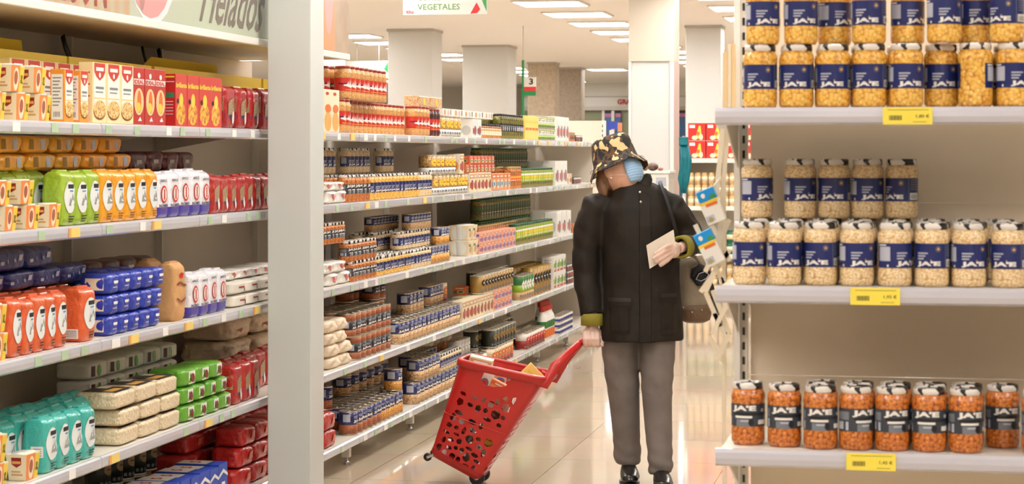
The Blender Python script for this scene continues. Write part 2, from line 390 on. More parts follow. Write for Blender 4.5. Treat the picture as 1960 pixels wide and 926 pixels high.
# ------------------------------------------------------------------ long gondola on the left: bays with five shelves
XF, XBK = -2.735, -3.28
SZ = [None, 1.637, 1.296, .903, .508, .143]
JY = [3.86, 4.86, 5.86, 6.86, 7.86, 8.87, 10.24, 11.58, 12.90, 14.24, 15.57, 16.90, 18.20]
m_rail = mat('price_rail', (196, 198, 206), .18, coat=.5)
m_shelf = mat('shelf_enamel', (226, 220, 208), .38)
m_back = mat('back_panel', (214, 204, 190), .5)
m_tagg = mat('tag_green', (176, 202, 170), .4); m_tagw = mat('tag_white', (240, 240, 236), .4); m_tagy = mat('tag_yellow', (238, 212, 120), .4); m_tago = mat('tag_orange', (230, 168, 90), .4)
def gondola_bay(y0, y1, idx, tall):
    lab = 'white shelving bay, %s from the near end%s' % (ordn(idx), ', under the picture fascia' if tall else ', right of the pillar')
    t = empty('shelving_bay', (XF, y0, 0), 0, lab, 'shelving', 'bays of the long white shelving run')
    Lb = y1-y0; XB = XBK-XF
    top = 1.99 if tall else 1.655
    MB().box(XB-.015, XB, .0015, Lb-.0015, .1, top, m_back).build('back_panel', t)
    q = MB()
    q.box(XB, XB+.03, .0015, .02, .0, top, m_shelf)
    q.build('upright', t)
    for x in (-.065, XB+.05):
        q = MB(); q.box(x-.02, x+.02, .003, .04, .035, .105, m_white); q.lathe([(.016, 0), (.016, .012), (.008, .014), (.008, .035)], m_chrome, 10, x, .021); q.build('leg', t)
    for s in range(1, 6):
        z = SZ[s]
        q = MB(); g = .003
        q.box(XB+.03, -.006, g, Lb-g, z-.006, z, m_shelf); q.box(-.02, -.006, g, Lb-g, z-.035, z-.006, m_shelf)
        sh = q.build('shelf', t)
        q = MB()      # convex price rail
        prof = [(-.006, 0), (.0, 0), (.007, -.006), (.009, -.02), (.007, -.036), (0, -.042), (-.006, -.042)]
        n = len(prof); v = [(a, g, z+b) for a, b in prof]+[(a, Lb-g, z+b) for a, b in prof]
        q.add(v, [(i, i+n, (i+1) % n+n, (i+1) % n) for i in range(n)]+[tuple(range(n))[::-1], tuple(range(n, 2*n))], m_rail)
        q.build('price_rail', sh)
        q = MB(); q.add([(XB+.03, g, z-.006), (XB+.03, g, z-.09), (-.08, g, z-.012), (-.03, g, z-.006), (XB+.03, g+.004, z-.006), (XB+.03, g+.004, z-.09), (-.08, g+.004, z-.012), (-.03, g+.004, z-.006)],
              [(0,1,2,3),(7,6,5,4),(0,4,5,1),(1,5,6,2),(2,6,7,3),(3,7,4,0)], m_shelf); q.build('bracket', sh); PLACED.append((-3.17, y0+.006, .085, .010, z-.085, z-.006, False))
        rnd = random.Random(idx*10+s); y = .1*rnd.random()+.03
        while y < Lb-.15:
            if rnd.random() < .75:
                r = rnd.random(); w = .055 if r < .8 else .075
                m = m_tagg if r < .6 else (m_tagw if r < .94 else m_tagy)
                if tall and s >= 2 and r > .84: m = m_tagy
                MB().box(.0093, .0105, y, y+w, z-.036, z-.006, m).build('price_tag', sh)
                if m is m_tagy: MB().box(.0093, .0108, y-.02, y, z-.036, z-.006, m_tago).build('price_tag', sh)
            y += .12+.22*rnd.random()
    return t
for i in range(len(JY)-1): gondola_bay(JY[i], JY[i+1], i, JY[i] < 9.9 and i < 6)
q = empty('shelving_end_frame', (XBK, JY[-1], 0), 0, 'white end frame closing the far end of the shelving run', 'shelving')
MB().box(-.0, .03, .001, .02, 0, 1.655, m_shelf).build('upright', q)
MB().box(.03, .5, .001, .012, .1, 1.655, m_back).build('side_panel', q)
# fascia over the near bays
t = empty('picture_fascia', (XF, 10.08, 1.992), 0, 'long printed fascia with Helados lettering over the near shelves', 'fascia')
y0f = 3.86-10.08
q = MB(); q.box(XBK-XF-.02, 0, y0f, 0, 0, .012, mat('fascia_underside', (206, 190, 164), .5)); q.build('soffit', t)
q = MB(); q.box(-.02, .004, y0f, 0, -.004, .026, m_white, .003); q.build('edge_trim', t)
m_pg = mat('fascia_pale_green', (178, 190, 164), .45, mott=(1.2, (188, 194, 176)))
m_wood = mat('fascia_wood', (206, 184, 148), .45)
nt = m_wood.node_tree; tc = nt.nodes.new('ShaderNodeTexCoord'); wv = nt.nodes.new('ShaderNodeTexWave'); wv.bands_direction = 'Y'; wv.inputs['Scale'].default_value = 3.5; wv.inputs['Distortion'].default_value = 2.5; wv.inputs['Detail'].default_value = 4
mpn = nt.nodes.new('ShaderNodeMapping'); mpn.inputs['Scale'].default_value = (1, 1, .15)
rp = nt.nodes.new('ShaderNodeValToRGB'); rp.color_ramp.elements[0].color = rgb((190, 156, 122)); rp.color_ramp.elements[1].color = rgb((184, 178, 150))
nt.links.new(tc.outputs['Object'], mpn.inputs[0]); nt.links.new(mpn.outputs[0], wv.inputs[0]); nt.links.new(wv.outputs['Fac'], rp.inputs['Fac']); nt.links.new(rp.outputs['Color'], nt.nodes['Principled BSDF'].inputs['Base Color'])
yA, yB2, yC = Yat(250, XF)-10.08, Yat(540, XF)-10.08, 0
q = MB(); q.box(-.02, -.002, y0f, yA, .02, .75, m_wood); q.build('wood_print', t)
q = MB(); q.box(-.02, -.002, yA, yB2, .02, .75, m_pg); q.build('green_print', t)
q = MB(); q.box(-.02, -.002, yB2, yC, .02, .75, mat('fascia_brown', (170, 146, 122), .45, mott=(6, (186, 164, 138)))); q.build('brown_print', t)
sf = lambda x, z, o: (-.002+o, x, z)
Yf = lambda u: Yat(u, XF)-10.08
q = MB(); s_text(q, sf, 'BACON', Yf(78), Yf(205), .035, .26, mat('print_rust', (150, 64, 48), .5), bold=.03); q.build('lettering', t)
q = MB(); s_text(q, sf, 'Helados', Yf(382), Yf(508), .05, .27, mat('print_grey', (122, 112, 104), .5), shear=.75, bold=.012); q.build('lettering', t)
q = MB(); s_ell(q, sf, Yf(292), .27, (Yf(340)-Yf(240))/2, .26, mat('print_plate', (214, 222, 222), .4), off=.0008)
s_ell(q, sf, Yf(289), .275, (Yf(335)-Yf(244))/2, .245, mat('print_pink', (226, 154, 152), .4), off=.0016)
s_ell(q, sf, Yf(272), .25, .045, .2, mat('print_mauve', (176, 128, 122), .4), off=.0024)
s_ell(q, sf, Yf(320), .3, .05, .16, mat('print_pale', (224, 196, 196), .4), off=.0024); q.build('ham_picture', t)
q = MB(); s_ell(q, sf, Yf(630), .42, .09, .32, mat('print_pink2', (208, 160, 156), .4), off=.0012); s_rect(q, sf, Yf(560), Yf(641), .03, .25, mat('print_peach', (222, 150, 104), .4), off=.001); s_ell(q, sf, Yf(636), .5, .02, .1, mat('print_rose', (200, 90, 90), .4), off=.002); q.build('sorbet_picture', t)
# black straps behind the top shelf
for u, lab in ((120, 'black curved strap hanging under the fascia, left of cream boxes'), (272, 'thin black strap hanging behind the red boxes'), (303, 'wide black strap hanging behind the red boxes')):
    y = Yat(u, -3.235); w = .012 if u == 272 else .022
    pts = [(-3.235, y, 1.986), (-3.232, y+.015, 1.95), (-3.226, y+.05, 1.9), (-3.224, y+.09, 1.86), (-3.224, y+.12, 1.8), (-3.226, y+.14, 1.7), (-3.235, y+.15, 1.642)]
    q = MB(); q.tube(pts, [(w, .004)]*len(pts), m_dark, 8, up=(0, 1, .2)); tag(q.build('black_strap'), lab, 'strap', 'black straps under the fascia')
# yellow promotional boards at the back of the top shelf
m_yel = mat('yellow_card', (255, 224, 70), .45)
for i, (a, b2) in enumerate(((-140, 128), (132, 290), (296, 500), (504, 600))):
    X1 = -2.945; ya, yb_ = Yat(a, X1), Yat(b2, X1)
    t = empty('yellow_tray_box', (X1, ya, 1.638), 0, 'yellow cardboard display box at the back of the top shelf, %s from left' % ordn(i), 'box', 'yellow display boxes behind the top shelf products')
    Lb = yb_-ya; hh = .237
    MB().box(-.004, 0, 0, Lb, 0, hh, m_yel).build('front_board', t)
    MB().box(-.1, -.09, 0, Lb, 0, hh, m_yel).box(-.09, -.004, 0, .004, 0, hh, m_yel).box(-.09, -.004, Lb-.004, Lb, 0, hh, m_yel).box(-.09, -.004, .004, Lb-.004, 0, .004, m_yel).build('carton_body', t)
    if i in (0, 2):
        L2 = Lb*(.85 if i == 0 else .75)
        q = MB(); q.add([(-.092, .1, hh), (-.092, L2, hh), (-.072, L2-.06, hh+.045), (-.072, .16, hh+.045), (-.095, .1, hh), (-.095, L2, hh), (-.075, L2-.06, hh+.045), (-.075, .16, hh+.045)],
                        [(0,1,2,3),(7,6,5,4),(0,4,5,1),(1,5,6,2),(2,6,7,3),(3,7,4,0)], m_yel); q.build('lid_flap', t)
# ------------------------------------------------------------------ product kinds
class Proto:
    def __init__(s, name, w, d, h, mb, kids=()):
        s.name, s.w, s.d, s.h = name, w, d, h
        s.me = mb.mesh(name); s.kids = [(n, k.mesh(n), lb) for n, k, lb in kids]
def put(p, loc, rz, label, cat, group=None, sc=(1, 1, 1), rot=None):
    o = bpy.data.objects.new(p.name, p.me); COL.objects.link(o)
    o.location = loc; o.rotation_euler = rot or (0, 0, rz); o.scale = sc
    tag(o, label, cat, group)
    for n, me, lb in p.kids:
        c = bpy.data.objects.new(n, me); c.parent = o; COL.objects.link(c)
        if lb: c['label'] = lb
    return o
C = lambda n, c, r=.45, **k: mat(n, c, r, **k)
m_navy = C('label_navy', (30, 42, 104), .3, coat=.4); m_lw = C('print_white', (236, 234, 228), .4); m_lg = C('print_pale_grey', (186, 190, 204), .4)
m_lgold = C('print_gold', (226, 168, 84), .4); m_ldk = C('label_charcoal', (58, 64, 74), .35, coat=.3); m_blk = C('print_black', (26, 26, 30), .4)
m_lred = C('print_red', (206, 52, 38), .35, coat=.3); m_lgy = C('print_mid_grey', (120, 126, 134), .4)
m_lid = mat('jar_lid_black_white', (30, 28, 32), .25, coat=.4)
nt = m_lid.node_tree; tc = nt.nodes.new('ShaderNodeTexCoord'); vo = nt.nodes.new('ShaderNodeTexNoise'); vo.inputs['Scale'].default_value = 34; vo.inputs['Detail'].default_value = 1
rp = nt.nodes.new('ShaderNodeValToRGB'); rp.color_ramp.interpolation = 'CONSTANT'; rp.color_ramp.elements[1].position = .49
rp.color_ramp.elements[0].color = rgb((28, 26, 30)); rp.color_ramp.elements[1].color = rgb((232, 228, 222))
nt.links.new(tc.outputs['Object'], vo.inputs['Vector']); nt.links.new(vo.outputs['Fac'], rp.inputs['Fac']); nt.links.new(rp.outputs['Color'], nt.nodes['Principled BSDF'].inputs['Base Color'])
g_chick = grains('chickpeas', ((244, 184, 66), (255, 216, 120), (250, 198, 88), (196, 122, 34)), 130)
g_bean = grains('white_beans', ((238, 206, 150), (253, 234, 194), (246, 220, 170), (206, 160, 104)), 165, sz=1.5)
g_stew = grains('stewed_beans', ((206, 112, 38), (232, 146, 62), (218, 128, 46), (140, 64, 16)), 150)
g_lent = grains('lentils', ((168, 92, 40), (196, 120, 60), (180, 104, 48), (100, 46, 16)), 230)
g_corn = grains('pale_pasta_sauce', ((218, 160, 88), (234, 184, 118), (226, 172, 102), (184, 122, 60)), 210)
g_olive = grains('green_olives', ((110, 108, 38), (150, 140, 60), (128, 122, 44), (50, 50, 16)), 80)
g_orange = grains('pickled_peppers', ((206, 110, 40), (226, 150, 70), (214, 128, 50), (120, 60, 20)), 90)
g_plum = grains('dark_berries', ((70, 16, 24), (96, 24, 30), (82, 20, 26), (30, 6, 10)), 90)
m_tin = C('tin_metal', (196, 186, 170), .28, metal=.9)
def jar_body(h, r, m, nk=.88, n=28):
    q = MB(); t = h-.014
    q.lathe([(r*.6, .0015), (r*.86, 0), (r*.96, .005), (r*.985, .012), (r*.985, .03), (r*.975, .034), (r*.975, h*.70), (r, h*.725), (r, h*.79), (r*.96, h*.845), (r*nk, t-.004), (r*nk, t)], m, n)
    return q
def jar_lid(h, r, m, nk=.91, n=28):
    q = MB(); R = r*nk
    q.lathe([(R*.95, h-.0138), (R, h-.013), (R, h-.003), (R*.95, h), (R*.8, h-.0005), (R*.78, h-.002), (0, h-.002)], m, n); return q
def arc_band(q, sf, r, a0, a1, z0, z1, m, off=.0005):
    s_rect(q, sf, r*math.radians(a0), r*math.radians(a1), z0, z1, m, off, max(3, int((a1-a0)/14)), 1)
def navy_label(r, z0, z1, n=1):
    q = MB(); sf = cyl(r); D = lambda a: r*math.radians(a); hh = z1-z0; Zz = lambda t: z0+hh*t
    arc_band(q, sf, r, -118, 150, z0, z1, m_navy, .0006)
    s_rect(q, sf, D(-108), D(-66), Zz(.28), Zz(.86), m_lg, .0012, 3, 1)
    s_rect(q, sf, D(-110), D(-80), Zz(.9), Zz(.95), m_lw, .0012, 2, 1)
    s_ell(q, sf, D(-74), Zz(.09), .0022, .0028, m_lw, .0012, 10)
    s_text(q, sf, "JA'E", D(-46), D(36), Zz(.05), Zz(.29), m_lw, .0013, bold=.055)
    for i, wd in enumerate((38, 30, 24)): s_rect(q, sf, D(-44), D(-44+wd), Zz(.58-.11*i), Zz(.635-.11*i), m_lg, .0012, 2, 1)
    s_ell(q, sf, D(28), Zz(.78), .0058, .0062, m_lgy, .0009, 14); s_ell(q, sf, D(28), Zz(.78), .0045, .0048, m_navy, .0012, 14); s_ell(q, sf, D(28), Zz(.78), .003, .003, m_lgold, .0015, 10)
    s_poly(q, sf, [(D(2), Zz(.31)), (D(7), Zz(.31)), (D(4), Zz(.37))], m_lgold, .0013)
    s_rect(q, sf, D(54), D(56), z0, z1, m_lgy, .0012, 1, 1)
    for i in range(5): s_rect(q, sf, D(62), D(100), Zz(.9-.1*i), Zz(.93-.1*i), m_lgy, .0012, 2, 1)
    s_rect(q, sf, D(60), D(98), Zz(.06), Zz(.36), m_lw, .0012, 3, 1)
    for i in range(6): s_rect(q, sf, D(64+5*i), D(66+5*i), Zz(.1), Zz(.3), m_blk, .0016, 1, 1)
    return q
def grey_label(r, z0, z1):
    q = MB(); sf = cyl(r); D = lambda a: r*math.radians(a); hh = z1-z0; Zz = lambda t: z0+hh*t
    arc_band(q, sf, r, -118, 150, z0, z1, m_ldk, .0006)
    s_rect(q, sf, D(-40), D(100), Zz(.5), Zz(.62), m_blk, .001, 8, 1)
    s_text(q, sf, "JA'E", D(-46), D(40), Zz(.64), Zz(.95), m_lw, .0014, bold=.055)
    s_rect(q, sf, D(-34), D(26), Zz(.38), Zz(.48), m_lw, .0013, 4, 1); s_rect(q, sf, D(-14), D(14), Zz(.22), Zz(.29), m_lg, .0013, 2, 1)
    s_rect(q, sf, D(-30), D(20), Zz(.0), Zz(.33), m_lgy, .001, 3, 1); s_ell(q, sf, D(22), Zz(.2), .006, .008, m_blk, .0014, 12)
    s_poly(q, sf, [(D(6), Zz(.93)), (D(14), Zz(.94)), (D(9), Zz(1.0))], m_lgold, .0015)
    s_rect(q, sf, D(-112), D(-58), Zz(.5), Zz(.86), m_lgy, .001, 3, 1); s_rect(q, sf, D(-108), D(-80), Zz(.08), Zz(.42), m_lg, .001, 2, 1); s_rect(q, sf, D(-70), D(-60), Zz(.05), Zz(.42), m_lg, .001, 1, 1)
    s_rect(q, sf, D(48), D(78), Zz(.1), Zz(.3), m_lw, .0013, 2, 1); s_rect(q, sf, D(60), D(72), Zz(.66), Zz(.8), m_lg, .0013, 1, 1)
    return q
def jar_kind(name, h, r, content, label, lid, lz=(.29, .68)):
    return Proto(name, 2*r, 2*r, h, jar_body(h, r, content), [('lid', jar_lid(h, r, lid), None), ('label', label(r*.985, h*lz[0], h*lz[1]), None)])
J_chick = jar_kind('bean_jar', .133, .0375, g_chick, navy_label, m_lid)
J_bean = jar_kind('bean_jar', .133, .0375, g_bean, navy_label, m_lid)
J_stew = jar_kind('bean_jar', .133, .0375, g_stew, grey_label, m_lid, (.30, .66))
J_stew_s = jar_kind('bean_jar', .1, .0375, g_stew, grey_label, m_lid, (.26, .66))
J_bean_s = jar_kind('bean_jar', .1, .0375, g_bean, navy_label, m_lid, (.24, .68))
J_chick_s = jar_kind('bean_jar', .1, .0375, g_chick, navy_label, m_lid, (.24, .68))
def red_label(r, z0, z1):
    q = MB(); sf = cyl(r); D = lambda a: r*math.radians(a); hh = z1-z0; Zz = lambda t: z0+hh*t
    arc_band(q, sf, r, -130, 120, z0, z1, m_lred, .0006)
    for i in range(9):                       # white sailing boat over a blue stripe
        a = -60+i*14; s_rect(q, sf, D(a), D(a+14.5), Zz(.38-.035*i), Zz(.55-.03*i), m_lw, .001, 2, 1)
    s_rect(q, sf, D(-96), D(-40), Zz(.5), Zz(.6), m_navy, .0013, 4, 1); s_rect(q, sf, D(52), D(100), Zz(.36), Zz(.46), m_navy, .0013, 4, 1)
    for x, hgt in ((-30, .25), (-12, .38), (8, .33), (26, .2)): s_poly(q, sf, [(D(x-7), Zz(.45)), (D(x+8), Zz(.45)), (D(x+2), Zz(.5+hgt))], m_lw, .0014)
    s_rect(q, sf, D(-50), D(20), Zz(.08), Zz(.13), m_lgold, .0012, 4, 1)
    return q
m_lidr = C('red_lid', (152, 52, 44), .3, coat=.3); m_lidg = C('gold_lid', (206, 176, 110), .3, metal=.6); m_lidk = C('black_lid', (26, 26, 26), .3); m_lidgr = C('green_lid', (30, 92, 56), .35)
J_red = jar_kind('red_label_jar', .163, .0425, g_corn, red_label, m_lidr, (.24, .64))
J_dark = jar_kind('fruit_jar', .155, .034, g_plum, red_label, m_lidr, (.2, .62))
def plain_label(base, stripe, badge=None, txt=None):
    def fn(r, z0, z1):
        q = MB(); sf = cyl(r); D = lambda a: r*math.radians(a); hh = z1-z0; Zz = lambda t: z0+hh*t
        arc_band(q, sf, r, -150, 150, z0, z1, base, .0006)
        arc_band(q, sf, r, -150, 150, Zz(.62), Zz(.8), stripe, .001)
        if badge: s_ell(q, sf, 0, Zz(.42), r*.55, hh*.22, badge, .0014, 14)
        s_rect(q, sf, D(-30), D(30), Zz(.12), Zz(.2), m_lw, .0012, 3, 1)
        return q
    return fn
m_lime = C('lime_print', (150, 186, 50), .4); m_lgr = C('leaf_green_print', (56, 120, 60), .4); m_lyl = C('yellow_print', (236, 206, 70), .4); m_lor = C('orange_print', (226, 116, 50), .4)
m_cream = C('cream_print', (238, 222, 190), .45); m_tanp = C('tan_print', (206, 160, 110), .45); m_brp = C('brown_print', (128, 74, 44), .45); m_gry = C('grey_card', (196, 194, 190), .45); m_wc = C('white_card', (238, 236, 230), .4)
J_olive = jar_kind('olive_jar', .165, .036, g_olive, plain_label(m_blk, m_lgy, m_lg), m_lidk, (.3, .6))
J_olbk = jar_kind('olive_jar', .15, .045, g_olive, plain_label(C('dull_olive_print', (88, 92, 50)), m_lgr), m_lidgr, (.3, .7))
J_pepp = jar_kind('pepper_jar', .15, .034, g_orange, plain_label(m_lor, m_lyl), m_lidg, (.34, .6))
J_asp = jar_kind('green_label_jar', .136, .036, g_olive, plain_label(m_lime, m_lw, m_lyl), m_lidgr, (.3, .85))
J_cream = jar_kind('sauce_jar', .09, .036, g_orange, plain_label(m_cream, m_tanp), m_lidk, (.2, .7))
# tins
def tin_kind(name, h, r, bands, stamp=None, n=28, lidm=None):
    q = MB(); lidm = lidm or m_tin
    q.lathe([(r*.9, .002), (r*.96, 0), (r*1.01, .001), (r*1.01, .004), (r*.985, .006), (r*.985, h-.006), (r*1.01, h-.004), (r*1.01, h-.0005), (r*.97, h), (r*.95, h-.004), (r*.72, h-.004), (r*.68, h-.0055), (r*.4, h-.0055), (r*.36, h-.0045), (0, h-.0045)], lidm, n)
    p = MB(); z0 = .0065; H = h-.013
    for a, b2, m in bands: p.lathe([(r*.993, z0+H*a), (r*.993, z0+H*b2)], m, n)
    if stamp: stamp(p, cyl(r*.993), r, z0, H)
    pl = MB(); c = r*.3                      # ring pull
    pl.lathe([(r*.2, h-.0042), (r*.2, h-.0015), (r*.1, h-.0015), (r*.1, h-.0042)], lidm, 12, r*.35, 0); pl.box(r*.5, r*.75, -.003, .003, h-.0042, h-.002, lidm)
    return Proto(name, 2*r*1.01, 2*r*1.01, h, q, [('paper_label', p, None), ('ring_pull', pl, None)])
def st_jae(p, sf, r, z0, H, t0=.45, t1=1.0):
    D = lambda a: r*math.radians(a); Zz = lambda t: z0+H*(t0+(t1-t0)*t)
    s_text(p, sf, "JA'E", D(-44), D(44), Zz(.1), Zz(.36), m_lw, .0012, bold=.05)
    s_rect(p, sf, D(-110), D(-64), Zz(.2), Zz(.85), m_lg, .001, 3, 1); s_rect(p, sf, D(66), D(104), Zz(.1), Zz(.5), m_lw, .001, 3, 1)
    for i, wd in enumerate((40, 30)): s_rect(p, sf, D(-40), D(-40+wd), Zz(.62-.12*i), Zz(.68-.12*i), m_lg, .001, 2, 1)
    s_ell(p, sf, D(30), Zz(.75), .005, .005, m_lgold, .0012, 10)
def st_jae_band(p, sf, r, z0, H): st_jae(p, sf, r, z0, H, .3, .72)
def photo(n, cols, sc): 
    m = grains(n, cols, sc); b = m.node_tree.nodes['Principled BSDF']; b.inputs['Coat Weight'].default_value = .3; return m
p_chick = photo('chickpea_picture', ((224, 150, 60), (246, 196, 104), (236, 172, 80), (180, 104, 34)), 120)
p_bean = photo('bean_picture', ((216, 172, 120), (240, 208, 160), (228, 188, 138), (164, 110, 66)), 130)
p_lent = photo('lentil_picture', ((170, 92, 50), (196, 116, 66), (182, 102, 56), (130, 64, 30)), 220)
T_navy_chick = tin_kind('bean_tin', .118, .0495, [(0, .45, p_chick), (.45, 1, m_navy)], st_jae)
T_navy_bean = tin_kind('bean_tin', .118, .0495, [(0, .45, p_bean), (.45, 1, m_navy)], st_jae)
T_navy_lent = tin_kind('bean_tin', .118, .0495, [(0, .42, p_lent), (.42, 1, m_navy)], st_jae)
T_brown = tin_kind('lentil_tin', .118, .0495, [(0, .3, p_lent), (.3, .72, C('label_black', (40, 42, 48), .35)), (.72, 1, p_lent)], st_jae_band)
T_navy_s = tin_kind('bean_tin', .1, .0365, [(0, .45, p_bean), (.45, 1, m_navy)], st_jae)
T_navy_c = tin_kind('bean_tin', .1, .0365, [(0, .5, p_chick), (.5, 1, m_navy)], st_jae)
def st_badge(col, c2):
    def f(p, sf, r, z0, H):
        s_ell(p, sf, 0, z0+H*.62, r*.7, H*.22, col, .001, 16); s_rect(p, sf, -r*.4, r*.4, z0+H*.6, z0+H*.66, c2, .0014, 3, 1)
        for i in range(5): s_rect(p, sf, -r+i*r*.4, -r+i*r*.4+r*.25, z0+H*.08, z0+H*.2, m_lgy, .001, 1, 1)
    return f
T_nut = tin_kind('mushroom_tin', .118, .0495, [(0, .32, m_wc), (.32, 1, photo('mushroom_picture', ((196, 150, 80), (226, 186, 120), (210, 166, 100), (120, 76, 30)), 90))], st_badge(m_lyl, m_lred))
T_mix = tin_kind('vegetable_tin', .088, .0365, [(0, .35, m_lime), (.35, .55, m_wc), (.55, 1, photo('pea_picture', ((120, 140, 50), (170, 180, 90), (150, 160, 70), (70, 80, 30)), 110))], st_badge(m_lw, m_blk))
T_red = tin_kind('tomato_tin', .118, .0495, [(0, .55, C('tomato_red', (150, 44, 34))), (.55, 1, m_wc)], st_badge(m_lred, m_lw))
T_orange = tin_kind('tomato_tin', .118, .0495, [(0, .3, C('tomato_orange', (190, 60, 34))), (.3, .6, m_tanp), (.6, 1, m_cream)], st_badge(m_lor, m_lw))
T_white = tin_kind('white_tin', .118, .0495, [(0, 1, m_gry)], st_badge(m_lw, m_lgy))
T_gold = tin_kind('golden_tin', .118, .0495, [(0, 1, C('gold_label', (170, 132, 66), .35))], st_badge(m_blk, m_lw), lidm=C('pale_lid', (216, 208, 190), .4))
T_goldb = tin_kind('golden_tin', .2, .062, [(0, 1, C('gold_label', (0, 0, 0)))], st_badge(m_blk, m_lw), lidm=C('gold_lid_top', (190, 160, 90), .35, metal=.5))
T_dark = tin_kind('dark_tin', .118, .0495, [(0, 1, C('dark_green_label', (44, 50, 38), .35))], st_badge(C('dim_gold', (150, 120, 70)), m_blk), lidm=C('pale_lid', (0, 0, 0)))
T_greenb = tin_kind('green_label_tin', .17, .05, [(0, .3, m_tanp), (.3, .62, m_lime), (.62, 1, m_lgr)], st_badge(m_lw, m_lgr))
T_blue = tin_kind('tuna_tin', .045, .042, [(0, .5, C('tuna_blue', (46, 60, 150))), (.5, 1, m_wc)], None)
# cartons
def box_kind(name, w, d, h, base, front=None, left=None, top=None, bev=.0015):
    q = MB(); q.box(-w/2, w/2, -d/2, d/2, 0, h, base, bev)
    p = MB()
    if front: front(p, flat_front(d), w, h)
    if left: left(p, flat_left(w), d, h)
    if top: top(p, flat_top(h), w, d)
    return Proto(name, w, d, h, q, [('print', p, None)] if p.v else [])
def R(p, sf, W, Hh, x0, x1, z0, z1, m, off=.0007, bot=0): s_rect(p, sf, x0*W, x1*W, z0*Hh, z1*Hh, m, off, 2, 1)
m_risc = C('risotto_cream', (244, 224, 170)); m_rise = C('risotto_orange', (240, 156, 48)); m_ricep = photo('risotto_picture', ((226, 176, 90), (250, 226, 160), (240, 206, 130), (170, 110, 50)), 130)
def fr_ris(p, sf, w, h, wide=1):
    R(p, sf, w, h, -.42, .42, .3, .97, m_wc)
    s_poly(p, sf, [(-.4*w, .99*h), (-.4*w, .84*h), (-.25*w, .76*h), (0, .7*h), (.25*w, .76*h), (.4*w, .84*h), (.4*w, .99*h)], m_lred, .0011)
    R(p, sf, w, h, -.28, .28, .86, .92, m_wc, .0015); s_ell(p, sf, 0, .79*h, .07*w, .045*h, m_wc, .0015, 12)
    R(p, sf, w, h, -.3, .3, .56, .6, m_lgy, .0011); R(p, sf, w, h, -.3, .25, .5, .52, m_lgy, .0011); R(p, sf, w, h, -.4, .4, .4, .415, m_lyl, .0011)
    s_ell(p, sf, 0, .1*h+.02, .46*w, .15*h, m_brp, .0009, 18); s_ell(p, sf, 0, .13*h+.02, .45*w, .15*h, m_ricep, .0013, 18)
def lf_txt(base, ink, n=9):
    def f(p, sf, d, h):
        R(p, sf, d, h, -.4, .4, .04, .9, base)
        for i in range(n): R(p, sf, d, h, -.32, .3-.1*(i % 3), .82-.065*i, .83-.065*i+.012, ink, .001)
        R(p, sf, d, h, -.3, .3, .08, .2, m_wc, .001)
        for i in range(5): R(p, sf, d, h, -.25+.1*i, -.21+.1*i, .09, .19, m_blk, .0014)
    return f
B_ris_s = box_kind('rice_meal_box', .075, .05, .172, m_rise, fr_ris, lf_txt(m_wc, m_lgy))
B_ris = box_kind('rice_meal_box', .125, .05, .205, m_risc, fr_ris, lf_txt(m_risc, m_brp))
def fr_ideal(p, sf, w, h):
    R(p, sf, w, h, -.45, .45, .7, .8, m_wc); s_text(p, sf, 'IDEAL', -.42*w, .42*w, .71*h, .785*h, m_lred, .0014, bold=.04); s_ell(p, sf, 0, .86*h, .12*w, .05*h, m_lw, .001, 10)
    s_ell(p, sf, 0, .4*h, .42*w, .24*h, C('pale_soup', (226, 200, 150)), .0009, 18); s_ell(p, sf, .02*w, .4*h, .18*w, .2*h, m_lor, .0013, 14); s_ell(p, sf, -.05*w, .3*h, .2*w, .09*h, m_lyl, .0017, 12)
    s_poly(p, sf, [(-.1*w, .06*h), (.25*w, .06*h), (.1*w, .14*h)], m_lw, .001)
B_ideal = box_kind('red_meal_box', .1, .05, .203, C('bright_red_card', (188, 48, 42), .35), fr_ideal, lf_txt(C('deep_red_card', (176, 36, 34)), m_lg))
def fr_bri(p, sf, w, h):
    R(p, sf, w, h, -.5, .5, .0, 1, C('coral_card', (204, 66, 58)), .0004)
    s_text(p, sf, 'brillante', -.46*w, .46*w, .74*h, .84*h, m_lyl, .0012, bold=.04)
    s_ell(p, sf, -.02*w, .5*h, .17*w, .14*h, m_lyl, .0011, 14); s_ell(p, sf, -.05*w, .24*h, .4*w, .22*h, photo('pasta_picture', ((226, 160, 40), (250, 206, 90), (240, 184, 60), (190, 90, 30)), 60), .0009, 16)
    s_ell(p, sf, -.32*w, .48*h, .1*w, .05*h, m_blk, .0013, 10)
def lf_bri(p, sf, d, h):
    R(p, sf, d, h, -.42, .42, .93, .96, m_lyl, .001); R(p, sf, d, h, -.4, .4, .84, .86, m_lg, .001); R(p, sf, d, h, -.4, .4, .55, .64, C('teal_patch', (46, 130, 100)), .001)
    for i in range(5): R(p, sf, d, h, -.36, .3, .46-.06*i, .475-.06*i, m_lg, .001)
B_bri = box_kind('pasta_meal_box', .12, .045, .195, C('crimson_card', (190, 34, 38), .35), fr_bri, lf_bri)
def fr_cup(p, sf, w, h):
    R(p, sf, w, h, -.5, .18, .0, .95, C('cup_orange', (236, 140, 70)), .0004)
    s_ell(p, sf, -.1*w, .45*h, .22*w, .42*h, m_cream, .0009, 16); s_ell(p, sf, -.12*w, .5*h, .15*w, .25*h, C('choc_swirl', (170, 96, 66)), .0013, 14)
    R(p, sf, w, h, .18, .5, .0, .9, m_lyl, .0007); s_text(p, sf, 'XL', .24*w, .46*w, .3*h, .6*h, m_blk, .0012, bold=.03)
